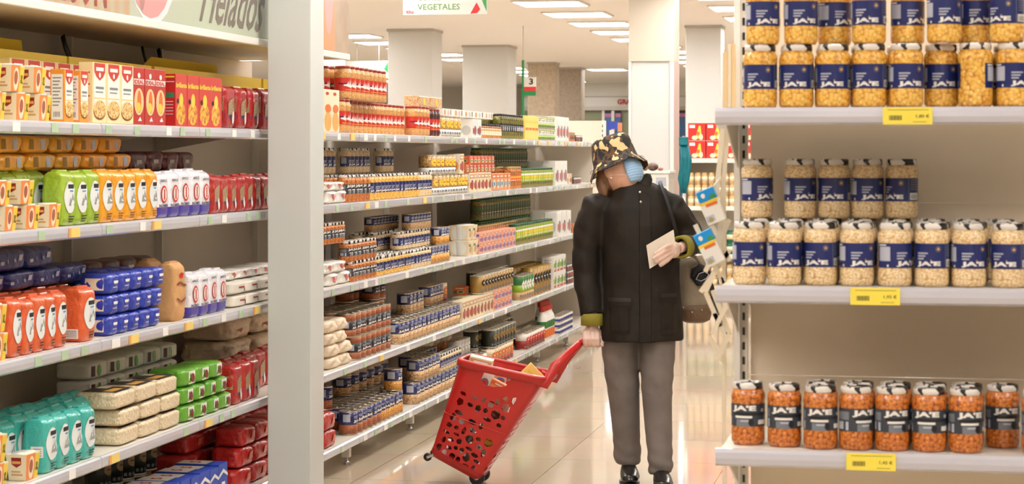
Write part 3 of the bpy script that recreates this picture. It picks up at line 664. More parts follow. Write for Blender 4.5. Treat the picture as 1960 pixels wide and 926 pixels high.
def lf_cup(p, sf, d, h):
    R(p, sf, d, h, -.46, .46, .02, .96, m_cream)
    s_poly(p, sf, [(-.25*d, .85*h), (-.25*d, .6*h), (0, .48*h), (.25*d, .6*h), (.25*d, .85*h)], C('maroon_print', (150, 30, 34)), .0011); R(p, sf, d, h, -.22, .22, .62, .72, m_lgold, .0015)
    R(p, sf, d, h, -.3, .2, .3, .36, m_tanp, .0011); R(p, sf, d, h, -.32, .32, .18, .25, m_tanp, .0011)
def cup_kind(name, w, d, h, fr, lf):
    q = MB(); v = []; tp = .82
    for z, k in ((0, tp), (h*.96, 1)):
        v += [(-w/2*k, -d/2*k, z), (w/2*k, -d/2*k, z), (w/2*k, d/2*k, z), (-w/2*k, d/2*k, z)]
    q.add(v, [(0,3,2,1),(4,5,6,7),(0,1,5,4),(1,2,6,5),(2,3,7,6),(3,0,4,7)], m_cream)
    kf = lambda z: tp+(1-tp)*z/h
    cup = MB(); c2 = d*.42
    for cx in (-w*.24, w*.24): cup.lathe([(c2*.6*.96, .002), (c2*.6, .003), (c2*.82, h*.9), (c2*.9, h*.96), (c2*.9, h), (0, h)], C('plastic_cup', (232, 230, 222), .3), 16, cx, 0)
    p = MB(); fr(p, lambda x, z, o: (x*kf(z), -d/2*kf(z)-o, z), w, h); lf(p, lambda x, z, o: (-w/2*kf(z)-o, -x*kf(z), z), d, h)
    return Proto(name, w, d, h, q, [('print', p, None), ('cup_lid', cup, None)])
K_cup = cup_kind('dessert_cup_pack', .1, .07, .086, fr_cup, lf_cup)
def lf_wcup(p, sf, d, h): s_ell(p, sf, 0, .45*h, .4*d, .45*h, C('plastic_cup', (0, 0, 0)), .001, 18)
def fr_wcup(p, sf, w, h): R(p, sf, w, h, -.48, .48, .03, .9, m_cream); s_ell(p, sf, .1*w, .4*h, .3*w, .25*h, m_tanp, .001, 12); R(p, sf, w, h, -.4, 0, .6, .75, m_lgr, .001)
K_white = cup_kind('white_cup_pack', .16, .13, .095, fr_wcup, lf_wcup)
def fr_gen(a, b2, c, txt=None):
    def f(p, sf, w, h):
        R(p, sf, w, h, -.47, .47, .7, .93, a); s_ell(p, sf, .1*w, .38*h, .3*w, .26*h, b2, .001, 16); s_ell(p, sf, .1*w, .38*h, .18*w, .14*h, c, .0014, 12)
        R(p, sf, w, h, -.42, -.2, .2, .5, c, .001); R(p, sf, w, h, -.3, .3, .78, .86, m_lw, .0012)
    return f
B_paella = box_kind('picture_box', .11, .07, .12, m_cream, fr_gen(m_tanp, m_brp, m_lred), fr_gen(m_wc, m_tanp, m_lor))
B_peach = box_kind('peach_box', .13, .07, .1, C('peach_card', (232, 160, 110)), fr_gen(m_lor, m_cream, C('teal_dot', (30, 140, 180))), fr_gen(m_lred, m_cream, m_tanp))
B_orange = box_kind('orange_tin_pack', .12, .09, .052, C('orange_card', (222, 104, 56)), fr_gen(m_lred, m_cream, m_lgr), fr_gen(m_lor, m_tanp, m_lgr))
B_colour = box_kind('colourful_snack_box', .12, .08, .062, C('peach_pink', (238, 178, 150)), fr_gen(m_lor, C('sky_print', (60, 140, 214)), m_lred), fr_gen(C('violet_print', (80, 80, 190)), m_wc, m_lor))
B_white = box_kind('tall_white_box', .15, .1, .185, m_wc, fr_gen(m_wc, m_lgy, m_lred), fr_gen(m_wc, m_gry, m_gry))
B_grey = box_kind('grey_box', .3, .14, .1, m_gry, fr_gen(m_wc, m_gry, m_lgy))
B_yellow = box_kind('yellow_box', .16, .08, .168, C('pale_yellow_card', (244, 216, 120)), lambda p, sf, w, h: (R(p, sf, w, h, -.4, .4, .4, .5, m_lor), R(p, sf, w, h, -.35, .35, .7, .8, m_lyl)), lf_txt(m_lyl, m_lor))
B_tray = box_kind('white_tray_pack', .34, .15, .045, m_wc, lambda p, sf, w, h: (s_ell(p, sf, -.3*w, .5*h, .1*w, .4*h, m_tanp, .001, 12), s_ell(p, sf, .05*w, .5*h, .1*w, .4*h, C('pale_rose_print', (220, 190, 190)), .001, 12), R(p, sf, w, h, .28, .36, .2, .9, m_blk)))
B_tins3 = box_kind('mushroom_tin_pack', .26, .09, .062, p_bean, lambda p, sf, w, h: (s_ell(p, sf, 0, .5*h, .1*w, .35*h, m_lyl, .001, 12), R(p, sf, w, h, -.5, .5, .9, 1, m_wc)))
B_small = box_kind('small_dark_box', .1, .07, .05, C('dark_box_card', (74, 66, 62)), fr_gen(m_lw, m_lred, m_blk), fr_gen(m_lgy, m_brp, m_lw))
B_smallo = box_kind('small_orange_box', .1, .07, .07, C('amber_card', (206, 120, 70)), fr_gen(m_lgr, m_brp, m_blk), fr_gen(m_lor, m_brp, m_lw))
B_spag = box_kind('breadstick_box', .13, .06, .2, m_cream, lambda p, sf, w, h: (s_ell(p, sf, -.1*w, .9*h, .2*w, .04*h, m_lred, .001, 12), s_ell(p, sf, 0, .55*h, .38*w, .1*h, m_lor, .001, 14), s_ell(p, sf, 0, .24*h, .42*w, .23*h, C('bread_gold', (226, 170, 90)), .001, 16)), lf_txt(m_cream, m_tanp))
B_fig = box_kind('fruit_picture_box', .16, .08, .16, m_brp, lambda p, sf, w, h: (R(p, sf, w, h, .05, .5, .0, .9, m_cream), s_ell(p, sf, -.1*w, .3*h, .25*w, .25*h, C('fig_purple', (120, 90, 140)), .001, 14)), lf_txt(m_wc, m_lgy))
B_greenw = box_kind('green_carton', .14, .09, .12, m_wc, lambda p, sf, w, h: (R(p, sf, w, h, -.5, .1, .3, .6, m_lime), s_ell(p, sf, .2*w, .5*h, .2*w, .3*h, m_lgr, .001, 12), R(p, sf, w, h, -.4, .4, .05, .2, m_lred)), lf_txt(m_wc, m_lgy))
# bottles with red caps
def bottle_kind():
    q = MB(); q.lathe([(.036, 0), (.04, .004), (.04, .15), (.034, .175), (.018, .2), (.016, .215)], m_wc, 20)
    c = MB(); c.lathe([(.02, .212), (.021, .213), (.021, .246), (.018, .25), (0, .25)], m_lred, 16)
    l = MB(); arc_band(l, cyl(.0405), .0405, -150, 150, .02, .08, m_lor); arc_band(l, cyl(.0405), .0405, -150, 150, .09, .14, m_lgr)
    return Proto('sauce_bottle', .084, .084, .25, q, [('cap', c, 'red screw cap'), ('label', l, None)])
K_bottle = bottle_kind()

# ------------------------------------------------------------------ bags
class Bag:
    def __init__(s, w, d, h, n=4, style='stand', seed=1, wr=.03, bulge=.05):
        s.w, s.d, s.h, s.n, s.style, s.wr, s.bulge = w, d, h, n, style, wr, bulge
        r = random.Random(seed); s.ph = [(r.uniform(20, 75), r.uniform(0, 6), r.uniform(20, 75), r.uniform(0, 6), r.uniform(.4, 1)) for _ in range(6)]
    def half(s, t):
        b = 1+s.bulge*math.sin(PI*min(1, max(0, t)))
        lo = min(1, .86+t*2.2) if t < .07 else 1
        if s.style == 'stand':
            hy = 1 if t < .9 else 1-((t-.9)/.1)**1.6*.5
            hx = 1 if t < .92 else 1-((t-.92)/.08)**2*.06
        elif s.style == 'gather':
            hy = 1 if t < .72 else max(.16, 1-((t-.72)/.16)**1*.84) if t < .88 else .16+(t-.88)*1.2
            hx = 1 if t < .72 else (1-(t-.72)/.16*.42 if t < .88 else .58+(t-.88)*1.6)
        else:                                   # lying block: rounded both ways
            e = min(t, 1-t); k = 1 if e > .22 else (1-(1-e/.22)**2.4*.24)
            return s.w/2*k, s.d/2*k
        return s.w/2*b*lo*hx, s.d/2*b*lo*hy
    def wrk(s, x, y, z):
        e = z/s.h if s.style == 'stand' else .8; a = (1.3+3*max(0, e-.68))*noise.noise(Vector((x*44+s.ph[0][1]*9, y*44, z*24)))+.7*noise.noise(Vector((x*95, y*95+s.ph[1][1]*5, z*70)))
        for f1, p1, f2, p2, w in s.ph: a += w*math.sin(f1*(x+.3*y)+p1+1.5*math.sin(f2*z*.5+p2))*math.cos(f2*z*.6+p2+f1*.2*y)
        return 1+s.wr*a/2.2
    def side(s, x, z, off, ax):
        t = z/s.h; hx, hy = s.half(t)
        if ax == 'f':
            xr = max(-.999, min(.999, x/hx)); y = -hy*(1-abs(xr)**s.n)**(1/s.n); k = s.wrk(x, y, z); return (x*k, y*k-off, z)
        if ax == 'r':
            yr = max(-.999, min(.999, x/hy)); xx = hx*(1-abs(yr)**s.n)**(1/s.n); k = s.wrk(xx, x, z); return (xx*k+off, x*k, z)
        yr = max(-.999, min(.999, -x/hy)); xx = -hx*(1-abs(yr)**s.n)**(1/s.n); k = s.wrk(xx, -x, z); return (xx*k-off, -x*k, z)
    def F(s): return lambda x, z, o: s.side(x, z, o+.0016, 'f')
    def Lf(s): return lambda x, z, o: s.side(x, z, o+.0016, 'l')
    def mesh(s, m, na=56, nz=26, m2=None, zs=None):
        q = MB(); v = []; f = []
        for j in range(nz+1):
            t = j/nz; hx, hy = s.half(t)
            for i in range(na):
                a = 2*PI*i/na; c, sn_ = math.cos(a), math.sin(a)
                x = hx*math.copysign(abs(c)**(2/s.n), c); y = hy*math.copysign(abs(sn_)**(2/s.n), sn_)
                k = s.wrk(x, y, t*s.h); v.append((x*k, y*k, t*s.h))
        for j in range(nz):
            for i in range(na): i2 = (i+1) % na; f.append((j*na+i, j*na+i2, (j+1)*na+i2, (j+1)*na+i))
        nv = len(v)
        v.append((0, 0, 0)); v.append((0, 0, s.h*(1.0 if s.style != 'stand' else .985)))
        for i in range(na): i2 = (i+1) % na; f.append((i2, i, nv)); f.append((nz*na+i, nz*na+i2, nv+1))
        q.add(v, f, m, True)
        if m2:
            k2 = q.mid(m2)
            for idx in range(nz*na):
                if zs[0] <= (idx//na)/nz < zs[1]: q.mi[idx] = k2
        return q
def bag_kind(name, w, d, h, base, front, left=None, style='stand', seed=1, n=5.5, wr=.045, fold=True, m2=None, zs=None, bulge=.05):
    b = Bag(w, d, h, n, style, seed, wr, bulge); q = b.mesh(base, m2=m2, zs=zs); p = MB()
    front(p, b.F(), w, h)
    if left: left(p, b.Lf(), d, h)
    kids = [('print', p, None)]
    if style == 'stand' and fold:
        g = MB(); g.box(-w*.38, w*.38, -d*.17, d*.14, h*.985, h*1.0+.006, base, .002); kids.append(('folded_top', g, None))
    return Proto(name, w, d, h, q, kids)
foil = lambda n, c: mat(n, c, .36, coat=.45, bump=(34, .75), bumpd=.012)
m_limeb = foil('lime_bag', (158, 190, 52)); m_yelb = foil('amber_bag', (238, 166, 34)); m_orab = foil('orange_bag', (224, 100, 52)); m_tealb = foil('teal_bag', (64, 184, 174))
m_blub = foil('cobalt_bag', (34, 58, 172)); m_dblub = foil('navy_bag', (24, 38, 112)); m_redb = foil('red_bag', (178, 34, 30)); m_whtb = foil('white_bag', (234, 234, 240)); m_kraft = mat('kraft_bag', (206, 158, 104), .7, bump=(30, .3))
m_greb = foil('green_pack', (98, 168, 44)); m_vac = mat('cream_vacuum_pack', (240, 224, 192), .4, coat=.3, bump=(60, .9), bumpd=.01, mott=(120, (222, 202, 166))); m_brnb = mat('dark_bean_bag', (120, 66, 50), .4, mott=(26, (70, 34, 28)), coat=.4)
m_crmb = mat('cream_cloth_bag', (232, 214, 188), .6, bump=(22, .4)); m_redg = photo('grain_window', ((170, 140, 100), (198, 170, 128), (184, 156, 114), (120, 92, 60)), 260)
m_mtn = C('mountain_print', (150, 156, 156)); m_oval = C('oval_white', (226, 232, 232))
def fr_oval(dark=True, txt=m_blk):
    def f(p, sf, w, h):
        s_ell(p, sf, .02*w, .52*h, .45*w, .3*h, m_oval, .0004, 24)
        s_poly(p, sf, [(-.12*w, .36*h), (.38*w, .36*h), (.3*w, .5*h), (.2*w, .6*h), (.08*w, .47*h), (0, .52*h)], m_mtn, .0012)
        R(p, sf, w, h, -.16, .3, .68, .76, m_blk, .0012); R(p, sf, w, h, -.05, .25, .62, .65, C('sky_text', (90, 150, 190)), .0012)
        for i in range(3): R(p, sf, w, h, -.1, .34-.06*i, .15-.05*i, .17-.05*i, txt, .0008)
    return f
def lf_lab(x0=-.3, x1=.3, z0=.06, z1=.24):
    def f(p, sf, d, h):
        R(p, sf, d, h, x0, x1, z0, z1, m_wc, .0006)
        for i in range(4): R(p, sf, d, h, x0+.06, x1-.06, z0+.03+i*(z1-z0)/5, z0+.04+i*(z1-z0)/5, m_blk, .001)
    return f
G_lime = bag_kind('rice_bag', .11, .08, .178, m_limeb, fr_oval(), None, seed=2)
G_yel = bag_kind('rice_bag', .115, .075, .18, m_yelb, fr_oval(txt=m_brp), None, seed=3)
G_ora = bag_kind('rice_bag', .105, .085, .178, m_orab, fr_oval(), lf_lab(), seed=4)
G_teal = bag_kind('rice_bag', .112, .085, .178, m_tealb, fr_oval(), lf_lab(-.1, .42, .3, .5), seed=5)
def fr_nomen(p, sf, w, h):
    s_ell(p, sf, 0, .52*h, .3*w, .2*h, m_lred, .0004, 24); s_ell(p, sf, 0, .52*h, .21*w, .15*h, m_lw, .0012, 18); s_rect(p, sf, -.06*w, .06*w, .4*h, .64*h, m_lred, .002, 1, 3)
    s_text(p, sf, 'NOMEN', -.42*w, .42*w, .235*h, .3*h, m_navy, .001, bold=.03); s_text(p, sf, 'ARROZ', -.36*w, .3*w, .8*h, .855*h, m_navy, .001, bold=.02)
    R(p, sf, w, h, -.5, .5, .2, .21, m_lred, .0012)
G_nom = bag_kind('rice_bag', .12, .08, .172, m_whtb, fr_nomen, None, seed=6, n=6, wr=.015, m2=C('violet_band', (70, 60, 160), .35, coat=.4), zs=(0, .2))
def fr_redwin(p, sf, w, h):
    s_poly(p, sf, [(-.3*w, .3*h), (.3*w, .3*h), (.34*w, .75*h), (-.1*w, .68*h), (-.3*w, .6*h)], m_redg, .0005)
    R(p, sf, w, h, -.5, .5, .24, .32, C('navy_band', (46, 50, 110)), .0012); s_ell(p, sf, .2*w, .25*h, .12*w, .16*h, m_lw, .0016, 14)
def lf_redwin(p, sf, d, h): R(p, sf, d, h, -.45, .45, .24, .32, C('navy_band', (0, 0, 0)), .0012); R(p, sf, d, h, -.4, .4, .4, .75, m_redg, .0006)
G_red = bag_kind('pulse_bag', .13, .085, .17, m_redb, fr_redwin, lf_redwin, seed=8, wr=.06)
G_redd = bag_kind('pulse_bag', .13, .085, .17, foil('crimson_bag', (170, 28, 34)), fr_redwin, lf_redwin, seed=9, wr=.05)
def lying(name, w, d, h, base, seed, mark=None, wr=.075, left=None, n=5):
    def f(p, sf, w_, h_):
        if mark: mark(p, sf, w_, h_)
        else: R(p, sf, w_, h_, -.2, .15, .4, .6, m_lw, .0006)
    return bag_kind(name, w, d, h, base, f, left, style='lie', seed=seed, wr=wr, fold=False, n=n)
L_blue = lying('pasta_bag', .14, .12, .07, m_blub, 11, lambda p, sf, w, h: (R(p, sf, w, h, -.12, .28, .52, .66, m_lw, .0006), R(p, sf, w, h, -.2, .2, .3, .36, m_lg, .0006)), left=lambda p, sf, d, h: R(p, sf, d, h, -.3, .34, .2, .8, m_cream, .0006))
L_navy = lying('pasta_bag', .22, .14, .07, m_dblub, 12, lambda p, sf, w, h: [R(p, sf, w, h, -.4+.2*i, -.3+.2*i-.02*(i % 3), .3+.05*i, .46+.04*i*(i % 2)+.05*i, m_lg, .0006) for i in range(4)])
L_yel = lying('pasta_bag', .22, .12, .064, m_yelb, 13, lambda p, sf, w, h: (R(p, sf, w, h, .1, .26, .2, .8, m_lg, .0006), R(p, sf, w, h, -.35, -.2, .2, .8, C('olive_print', (150, 110, 20)), .0006)))  # darker olive rectangle printed on the amber bag
L_red = lying('pulse_bag', .2, .14, .082, m_redb, 14, lambda p, sf, w, h: (R(p, sf, w, h, -.1, .02, .02, .95, C('navy_band', (0, 0, 0)), .0006), R(p, sf, w, h, .1, .4, .3, .7, C('pale_red_print', (220, 110, 90)), .0006)), wr=.08)
L_dred = lying('pulse_bag', .2, .14, .08, mat('shaded_red_bag', (120, 22, 26), .35, coat=.6, mott=(30, (84, 14, 18))), 15, wr=.08)  # back-of-shelf shade is put into this darker red
L_cream = lying('flour_bag', .17, .15, .062, m_crmb, 16, lambda p, sf, w, h: R(p, sf, w, h, -.2, .2, .3, .5, m_cream, .0006), wr=.1)
L_wred = lying('sugar_bag', .16, .15, .06, mat('white_red_bag', (236, 232, 226), .4, coat=.4, bump=(40, .4)), 17, lambda p, sf, w, h: (s_poly(p, sf, [(-.2*w, .75*h), (-.05*w, .8*h), (.1*w, .35*h), (-.02*w, .3*h)], C('soft_red_print', (214, 90, 80)), .0012), s_poly(p, sf, [(.2*w, .6*h), (.3*w, .65*h), (.36*w, .4*h)], C('soft_red_print', (0, 0, 0)), .0012)), wr=.1)
L_brown = lying('bean_bag', .2, .14, .07, m_brnb, 18, wr=.08)
L_flat = lying('flat_white_pack', .2, .2, .052, C('ivory_pack', (232, 226, 214), .4), 19, lambda p, sf, w, h: (R(p, sf, w, h, -.1, .3, .5, .62, C('dark_red_line', (160, 40, 40)), .0006), R(p, sf, w, h, .3, .42, .2, .5, m_blk, .0006)), wr=.015, n=7)
L_big = lying('large_pulse_sack', .3, .25, .1, mat('pale_sack', (226, 206, 176), .5, coat=.3, bump=(20, .5)), 20, lambda p, sf, w, h: (R(p, sf, w, h, -.3, .3, .1, .5, C('brick_print', (170, 60, 48)), .0006)), wr=.1)
L_green = lying('green_rice_pack', .13, .16, .066, m_greb, 21, lambda p, sf, w, h: (R(p, sf, w, h, -.12, .34, .12, .85, m_lw, .0006), s_ell(p, sf, .12*w, .46*h, .14*w, .26*h, C('dark_berry_print', (120, 50, 44)), .0012, 12)), wr=.03, n=6)
def brick_kind():
    w, d, h = .24, .17, .064; b = Bag(w, d, h, 9, 'lie', 22, .02); q = b.mesh(m_vac, 48, 12); p = MB()
    s_rect(p, flat_top(h+.0006), -.1, .1, -.075, .06, C('dark_label_top', (60, 52, 48)), .0006, 2, 2); s_rect(p, flat_top(h+.0006), -.1, .04, -.06, -.02, m_lgold, .0012, 2, 1); s_rect(p, flat_top(h+.0006), .02, .09, .0, .05, m_wc, .0012, 2, 1)
    return Proto('vacuum_packed_rice', w, d, h, q, [('top_label', p, 'dark printed label')])
L_brick = brick_kind()
def fr_stripe(p, sf, w, h):
    R(p, sf, w, h, -.42, -.25, .2, .8, C('dark_wine_print', (70, 36, 34)), .0006); s_ell(p, sf, -.02*w, .5*h, .1*w, .34*h, m_greb, .0006, 14); R(p, sf, w, h, .3, .48, .05, .95, m_greb, .0006)
L_stripe = lying('striped_rice_pack', .2, .15, .064, C('white_pack', (222, 220, 212), .35), 23, fr_stripe, wr=.015, n=8)
def fr_kraft(p, sf, w, h):
    s_ell(p, sf, 0, .87*h*.9, .16*w, .05*h, m_lred, .0006, 12)
    for k, z in enumerate((.62, .34)):
        for i in range(8): a = -.4+i*.1; zz = z+.03*math.sin(i*.7+k*2); s_rect(p, sf, (a-.01)*w, (a+.115)*w, (zz)*h, (zz+.034)*h, C('brown_ribbon', (140, 70, 52)), .0022, 3, 2)
G_kraft = bag_kind('paper_flour_bag', .13, .085, .225, m_kraft, fr_kraft, None, style='stand', seed=24, wr=.07)
def fr_fly(p, sf, w, h): R(p, sf, w, h, -.5, .5, .5, .9, m_wc, .0004); R(p, sf, w, h, -.2, .2, .6, .8, m_lred, .001); R(p, sf, w, h, -.4, .4, .05, .35, m_lgr, .001)
B_bluew = box_kind('blue_white_pack', .1, .2, .15, C('royal_card', (40, 74, 180), .35), lambda p, sf, w, h: (s_poly(p, sf, [(-.5*w, .7*h), (0, .85*h), (.5*w, .7*h), (.5*w, .62*h), (0, .75*h), (-.5*w, .62*h)], m_lw), R(p, sf, w, h, -.2, .2, .3, .5, m_lw)), None,
   lambda p, sf, w, d: (s_rect(p, sf, -.45*w, .45*w, -.2*d, .48*d, m_wc, .0006, 1, 1), s_text(p, sf, '5', -.2*w, .2*w, .0, .25*d, m_lred, .0012, bold=.04)))

# ------------------------------------------------------------------ rows on the gondola
NAMES = [None, 'top', 'second', 'third', 'fourth', 'bottom']
USED = {}
def row(p, s, u0, u1, what, cat, back=0.0, n=None, layer=0, lh=None, rows=1, fit=True, jit=2, z=None, hs=1, extra='', pitch=None, rdx=None, spin=0, zoff=0):
    """copies of p side by side on gondola shelf s, their fronts between columns u0 and u1"""
    Xf = XF-.012-back; y0, y1 = Yat(u0, Xf), Yat(u1, Xf)
    n = n or max(1, round((y1-y0)/(p.w*1.01))); pt = (y1-y0)/n
    k = min(1.25, pt/p.w*.985) if fit else 1
    side = 'left of pillar' if (u0+u1)/2 < 560 else 'right of pillar'
    cyl_ = p.name.endswith(('jar', 'tin', 'bottle'))
    if cyl_: k = min(k, 1.0) if k > .93 else k
    bag_ = any(w in p.name for w in ('bag', 'sack', 'pack')) and not p.name.endswith('cup_pack')
    grp = '%s on the %s shelf %s' % (what, NAMES[s], side)
    rnd = random.Random(int(u0*7+s))
    zz = (SZ[s] if z is None else z)+.0012+layer*(lh or p.h*hs+.001)+zoff
    for r in range(rows):
        for i in range(n):
            x = Xf-(r+.5)*p.d*(k if cyl_ else 1)-(r*(rdx or .002)); y = y0+(i+.5)*pt
            kk = k/1.08 if bag_ else k
            if clash(x, y, p.d/2*(kk if cyl_ else 1), p.w*kk/2, zz, zz+p.h*hs-.002, cyl_): continue
            PLACED.append((x, y, p.d/2*(kk if cyl_ else 1), p.w*kk/2, zz, zz+p.h*hs-.002, cyl_))
            key = (what, s, side, extra, layer, r); c = USED.get(key, 0); USED[key] = c+1
            ext = extra
            if layer: ext += (' ' if ext else '')+('upper' if layer == 1 else 'topmost')+' layer'
            if rows > 1: ext += (' ' if ext else '')+('front row' if r == 0 else ORD[r]+' row')
            lab = '%s, %s shelf %s, %s%s from left' % (what, NAMES[s], side, ext+', ' if ext else '', ordn(c))
            if len(lab.split()) > 16: lab = lab.replace(' of pillar', '')
            if len(lab.split()) > 16: lab = lab.replace(' label', '').replace(' shelf', '')
            rz = PI/2+math.radians(rnd.uniform(-jit, jit)+(rnd.uniform(-spin, spin) if cyl_ else 0))
            o = put(p, (x+rnd.uniform(-.002, .0), y, zz), rz, lab, cat, grp, (kk, kk if cyl_ else (.93 if bag_ else .99), hs*(rnd.uniform(.95, 1.0) if bag_ else 1)))
            if p.name in ('rice_bag', 'pulse_bag') and p.h > .12: o.rotation_euler = (rnd.uniform(-.012, .012), rnd.uniform(-.012, .012), rz); o.location.z += .0014

# ================= left of the pillar
# shelf 1
row(K_cup, 1, -22, 108, 'dessert cup pack', 'cup pack', n=3, fit=False)
row(K_cup, 1, -32, 98, 'dessert cup pack', 'cup pack', n=3, fit=False, layer=1)
row(B_ris, 1, 20, 190, 'cream risotto box', 'box', back=.14, n=6, extra='back row')
row(B_ris_s, 1, 118, 176, 'small orange risotto box', 'box', n=2, fit=False, jit=1, zoff=0)
row(B_ris, 1, 178, 256, 'tall cream risotto box', 'box', n=3, jit=1)
row(B_ideal, 1, 256, 318, 'bright red soup box', 'box', n=3, jit=1)
row(B_bri, 1, 336, 425, 'red box of yellow pasta', 'box', n=4, jit=1)
row(G_redd, 1, 430, 545, 'red bag with grain window', 'bag', n=5, fit=False)
# shelf 2
row(K_cup, 2, 0, 126, 'dessert cup pack', 'cup pack', n=3, fit=False, hs=.9)
row(K_cup, 2, -14, 76, 'dessert cup pack', 'cup pack', n=2, fit=False, layer=1, hs=.9)
row(G_lime, 2, 122, 195, 'lime green rice bag', 'bag', n=3)
row(G_lime, 2, -25, 92, 'lime green rice bag', 'bag', n=4, back=.1, extra='back row')
row(G_yel, 2, 196, 305, 'amber yellow rice bag', 'bag', n=5)
row(L_yel, 2, 0, 258, 'amber pasta bag lying flat', 'bag', n=5, back=.1, layer=1, lh=.181, hs=.88)
row(L_yel, 2, -5, 240, 'amber pasta bag lying flat', 'bag', n=5, back=.1, z=SZ[2]+.181+.058, extra='top layer', hs=.88)
row(G_yel, 2, 40, 250, 'amber yellow rice bag', 'bag', n=9, back=.19, extra='back row')
row(G_nom, 2, 304, 405, 'white rice bag', 'bag', n=5, jit=1)
row(G_red, 2, 407, 545, 'red bag with grain window', 'bag', n=9, hs=.88)
for l in range(3): row(L_dred, 2, 255, 392-l*8+(0 if l else 15), 'shade-darkened red pulse bag lying', 'bag', n=4, back=.24, z=SZ[2]+l*.083, extra=('lowest layer', 'middle layer', 'top layer')[l])
# shelf 3
row(K_cup, 3, -60, 24, 'dessert cup pack', 'cup pack', n=2, fit=False)
row(K_cup, 3, -60, 22, 'dessert cup pack', 'cup pack', n=2, fit=False, layer=1)
row(G_ora, 3, 24, 132, 'orange rice bag', 'bag', n=5)
row(G_ora, 3, 160, 187, 'wide orange rice bag', 'bag', n=1)
row(G_ora, 3, -40, 150, 'orange rice bag', 'bag', n=8, back=.12, extra='back row')
row(L_navy, 3, -40, 176, 'navy pasta bag lying flat', 'bag', n=4, back=.13, z=SZ[3]+.186, extra='lower layer', hs=.9)
row(L_navy, 3, -60, 110, 'navy pasta bag lying flat', 'bag', n=3, back=.13, z=SZ[3]+.251, extra='top layer', hs=1)
for l in range(3): row(L_blue, 3, 210, 312+l*4, 'cobalt pasta bag lying', 'bag', n=5, z=SZ[3]+l*.072, extra=('lowest', 'middle', 'top')[l]+' layer', rows=2 if l == 2 else 1)
row(G_kraft, 3, 334, 360, 'tan paper flour bag', 'bag', n=1, fit=False)
row(G_kraft, 3, 290, 318, 'tan paper flour bag', 'bag', n=1, fit=False, back=.15, extra='back row')
row(G_nom, 3, 366, 436, 'white rice bag', 'bag', n=4, jit=1)
row(L_flat, 3, 452, 548, 'flat ivory pack', 'pack', n=4, rows=1)
row(L_flat, 3, 450, 548, 'flat ivory pack', 'pack', n=4, layer=1)
row(L_wred, 3, 440, 540, 'white and red sugar bag', 'bag', n=5, z=SZ[3]+.108, hs=.7, back=.04)
for l in range(2): row(L_brown, 3, 100, 300, 'dark bean bag lying', 'bag', n=6, back=.3, z=SZ[3]+.08+l*.072+.0, extra=('lower layer', 'top layer')[l]) 
row(L_brown, 3, 100, 300, 'dark bean bag lying', 'bag', n=6, back=.3, z=SZ[3], extra='lowest layer')
# shelf 4
row(K_cup, 4, 42, 86, 'dessert cup pack', 'cup pack', n=1, fit=False)
row(K_cup, 4, -60, 24, 'dessert cup pack', 'cup pack', n=2, fit=False)
row(K_cup, 4, -66, 22, 'dessert cup pack', 'cup pack', n=2, fit=False, layer=1)
row(G_teal, 4, 88, 185, 'teal rice bag', 'bag', n=4)
row(G_teal, 4, -20, 180, 'teal rice bag', 'bag', n=8, back=.09, extra='second row')
row(G_teal, 4, -20, 170, 'teal rice bag', 'bag', n=8, back=.18, extra='third row')
row(L_brick, 4, 187, 352, 'cream vacuum brick of rice', 'pack', n=4, extra='lowest layer')
row(L_brick, 4, 190, 352, 'cream vacuum brick of rice', 'pack', n=4, z=SZ[4]+.0655, extra='middle layer')
row(L_brick, 4, 224, 346, 'cream vacuum brick of rice', 'pack', n=3, z=SZ[4]+.131, extra='top layer')
for l in range(3): row(L_green, 4, 354, 448-l*8, 'green rice pack', 'pack', n=4 if l < 2 else 3, z=SZ[4]+l*.068, extra=('lowest', 'middle', 'top')[l]+' layer')
for l in range(4): row(L_stripe, 4, 175+(0 if l == 3 else 0), 345, 'green and white striped pack', 'pack', n=5, back=.22, z=SZ[4]+l*.066, extra=('lowest', 'second', 'third', 'top')[l]+' layer')
row(G_red, 4, 450, 500, 'red bag with grain window', 'bag', n=3, hs=.95)
row(G_red, 4, 420, 545, 'red bag with grain window', 'bag', n=7, hs=.95, back=.1, extra='back row')
row(L_big, 4, 440, 545, 'large pale sack', 'sack', n=2, back=.2, z=SZ[4]+.0, extra='lowest layer')
row(L_big, 4, 440, 545, 'large pale sack', 'sack', n=2, back=.2, z=SZ[4]+.105, extra='middle layer')
row(L_big, 4, 440, 545, 'large pale sack', 'sack', n=2, back=.2, z=SZ[4]+.21, extra='top layer', hs=.9)
# shelf 5
for l in range(4): row(L_red, 5, 330+l*15, 545, 'red pulse bag lying', 'bag', n=6, back=.2, hs=.93, z=SZ[5]+l*.0785, extra=('back lowest', 'back second', 'back third', 'back top')[l]+' layer')
for l in range(3): row(L_red, 5, 455+l*6, 545, 'red pulse bag lying', 'bag', n=3, back=.02, z=SZ[5]+l*.084, extra=('front lowest', 'front middle', 'front top')[l]+' layer')
row(B_bluew, 5, 330, 440, 'blue and white pack', 'pack', n=6, jit=3)
row(L_stripe, 5, 180, 320, 'green and white striped pack', 'pack', n=4, z=SZ[5], extra='lowest layer')
row(L_stripe, 5, 180, 320, 'green and white striped pack', 'pack', n=4, z=SZ[5]+.066, extra='second layer')
row(T_dark, 5, 200, 330, 'dark tin', 'tin', back=.28, n=6); row(T_dark, 5, 200, 330, 'dark tin', 'tin', back=.28, n=6, layer=1)

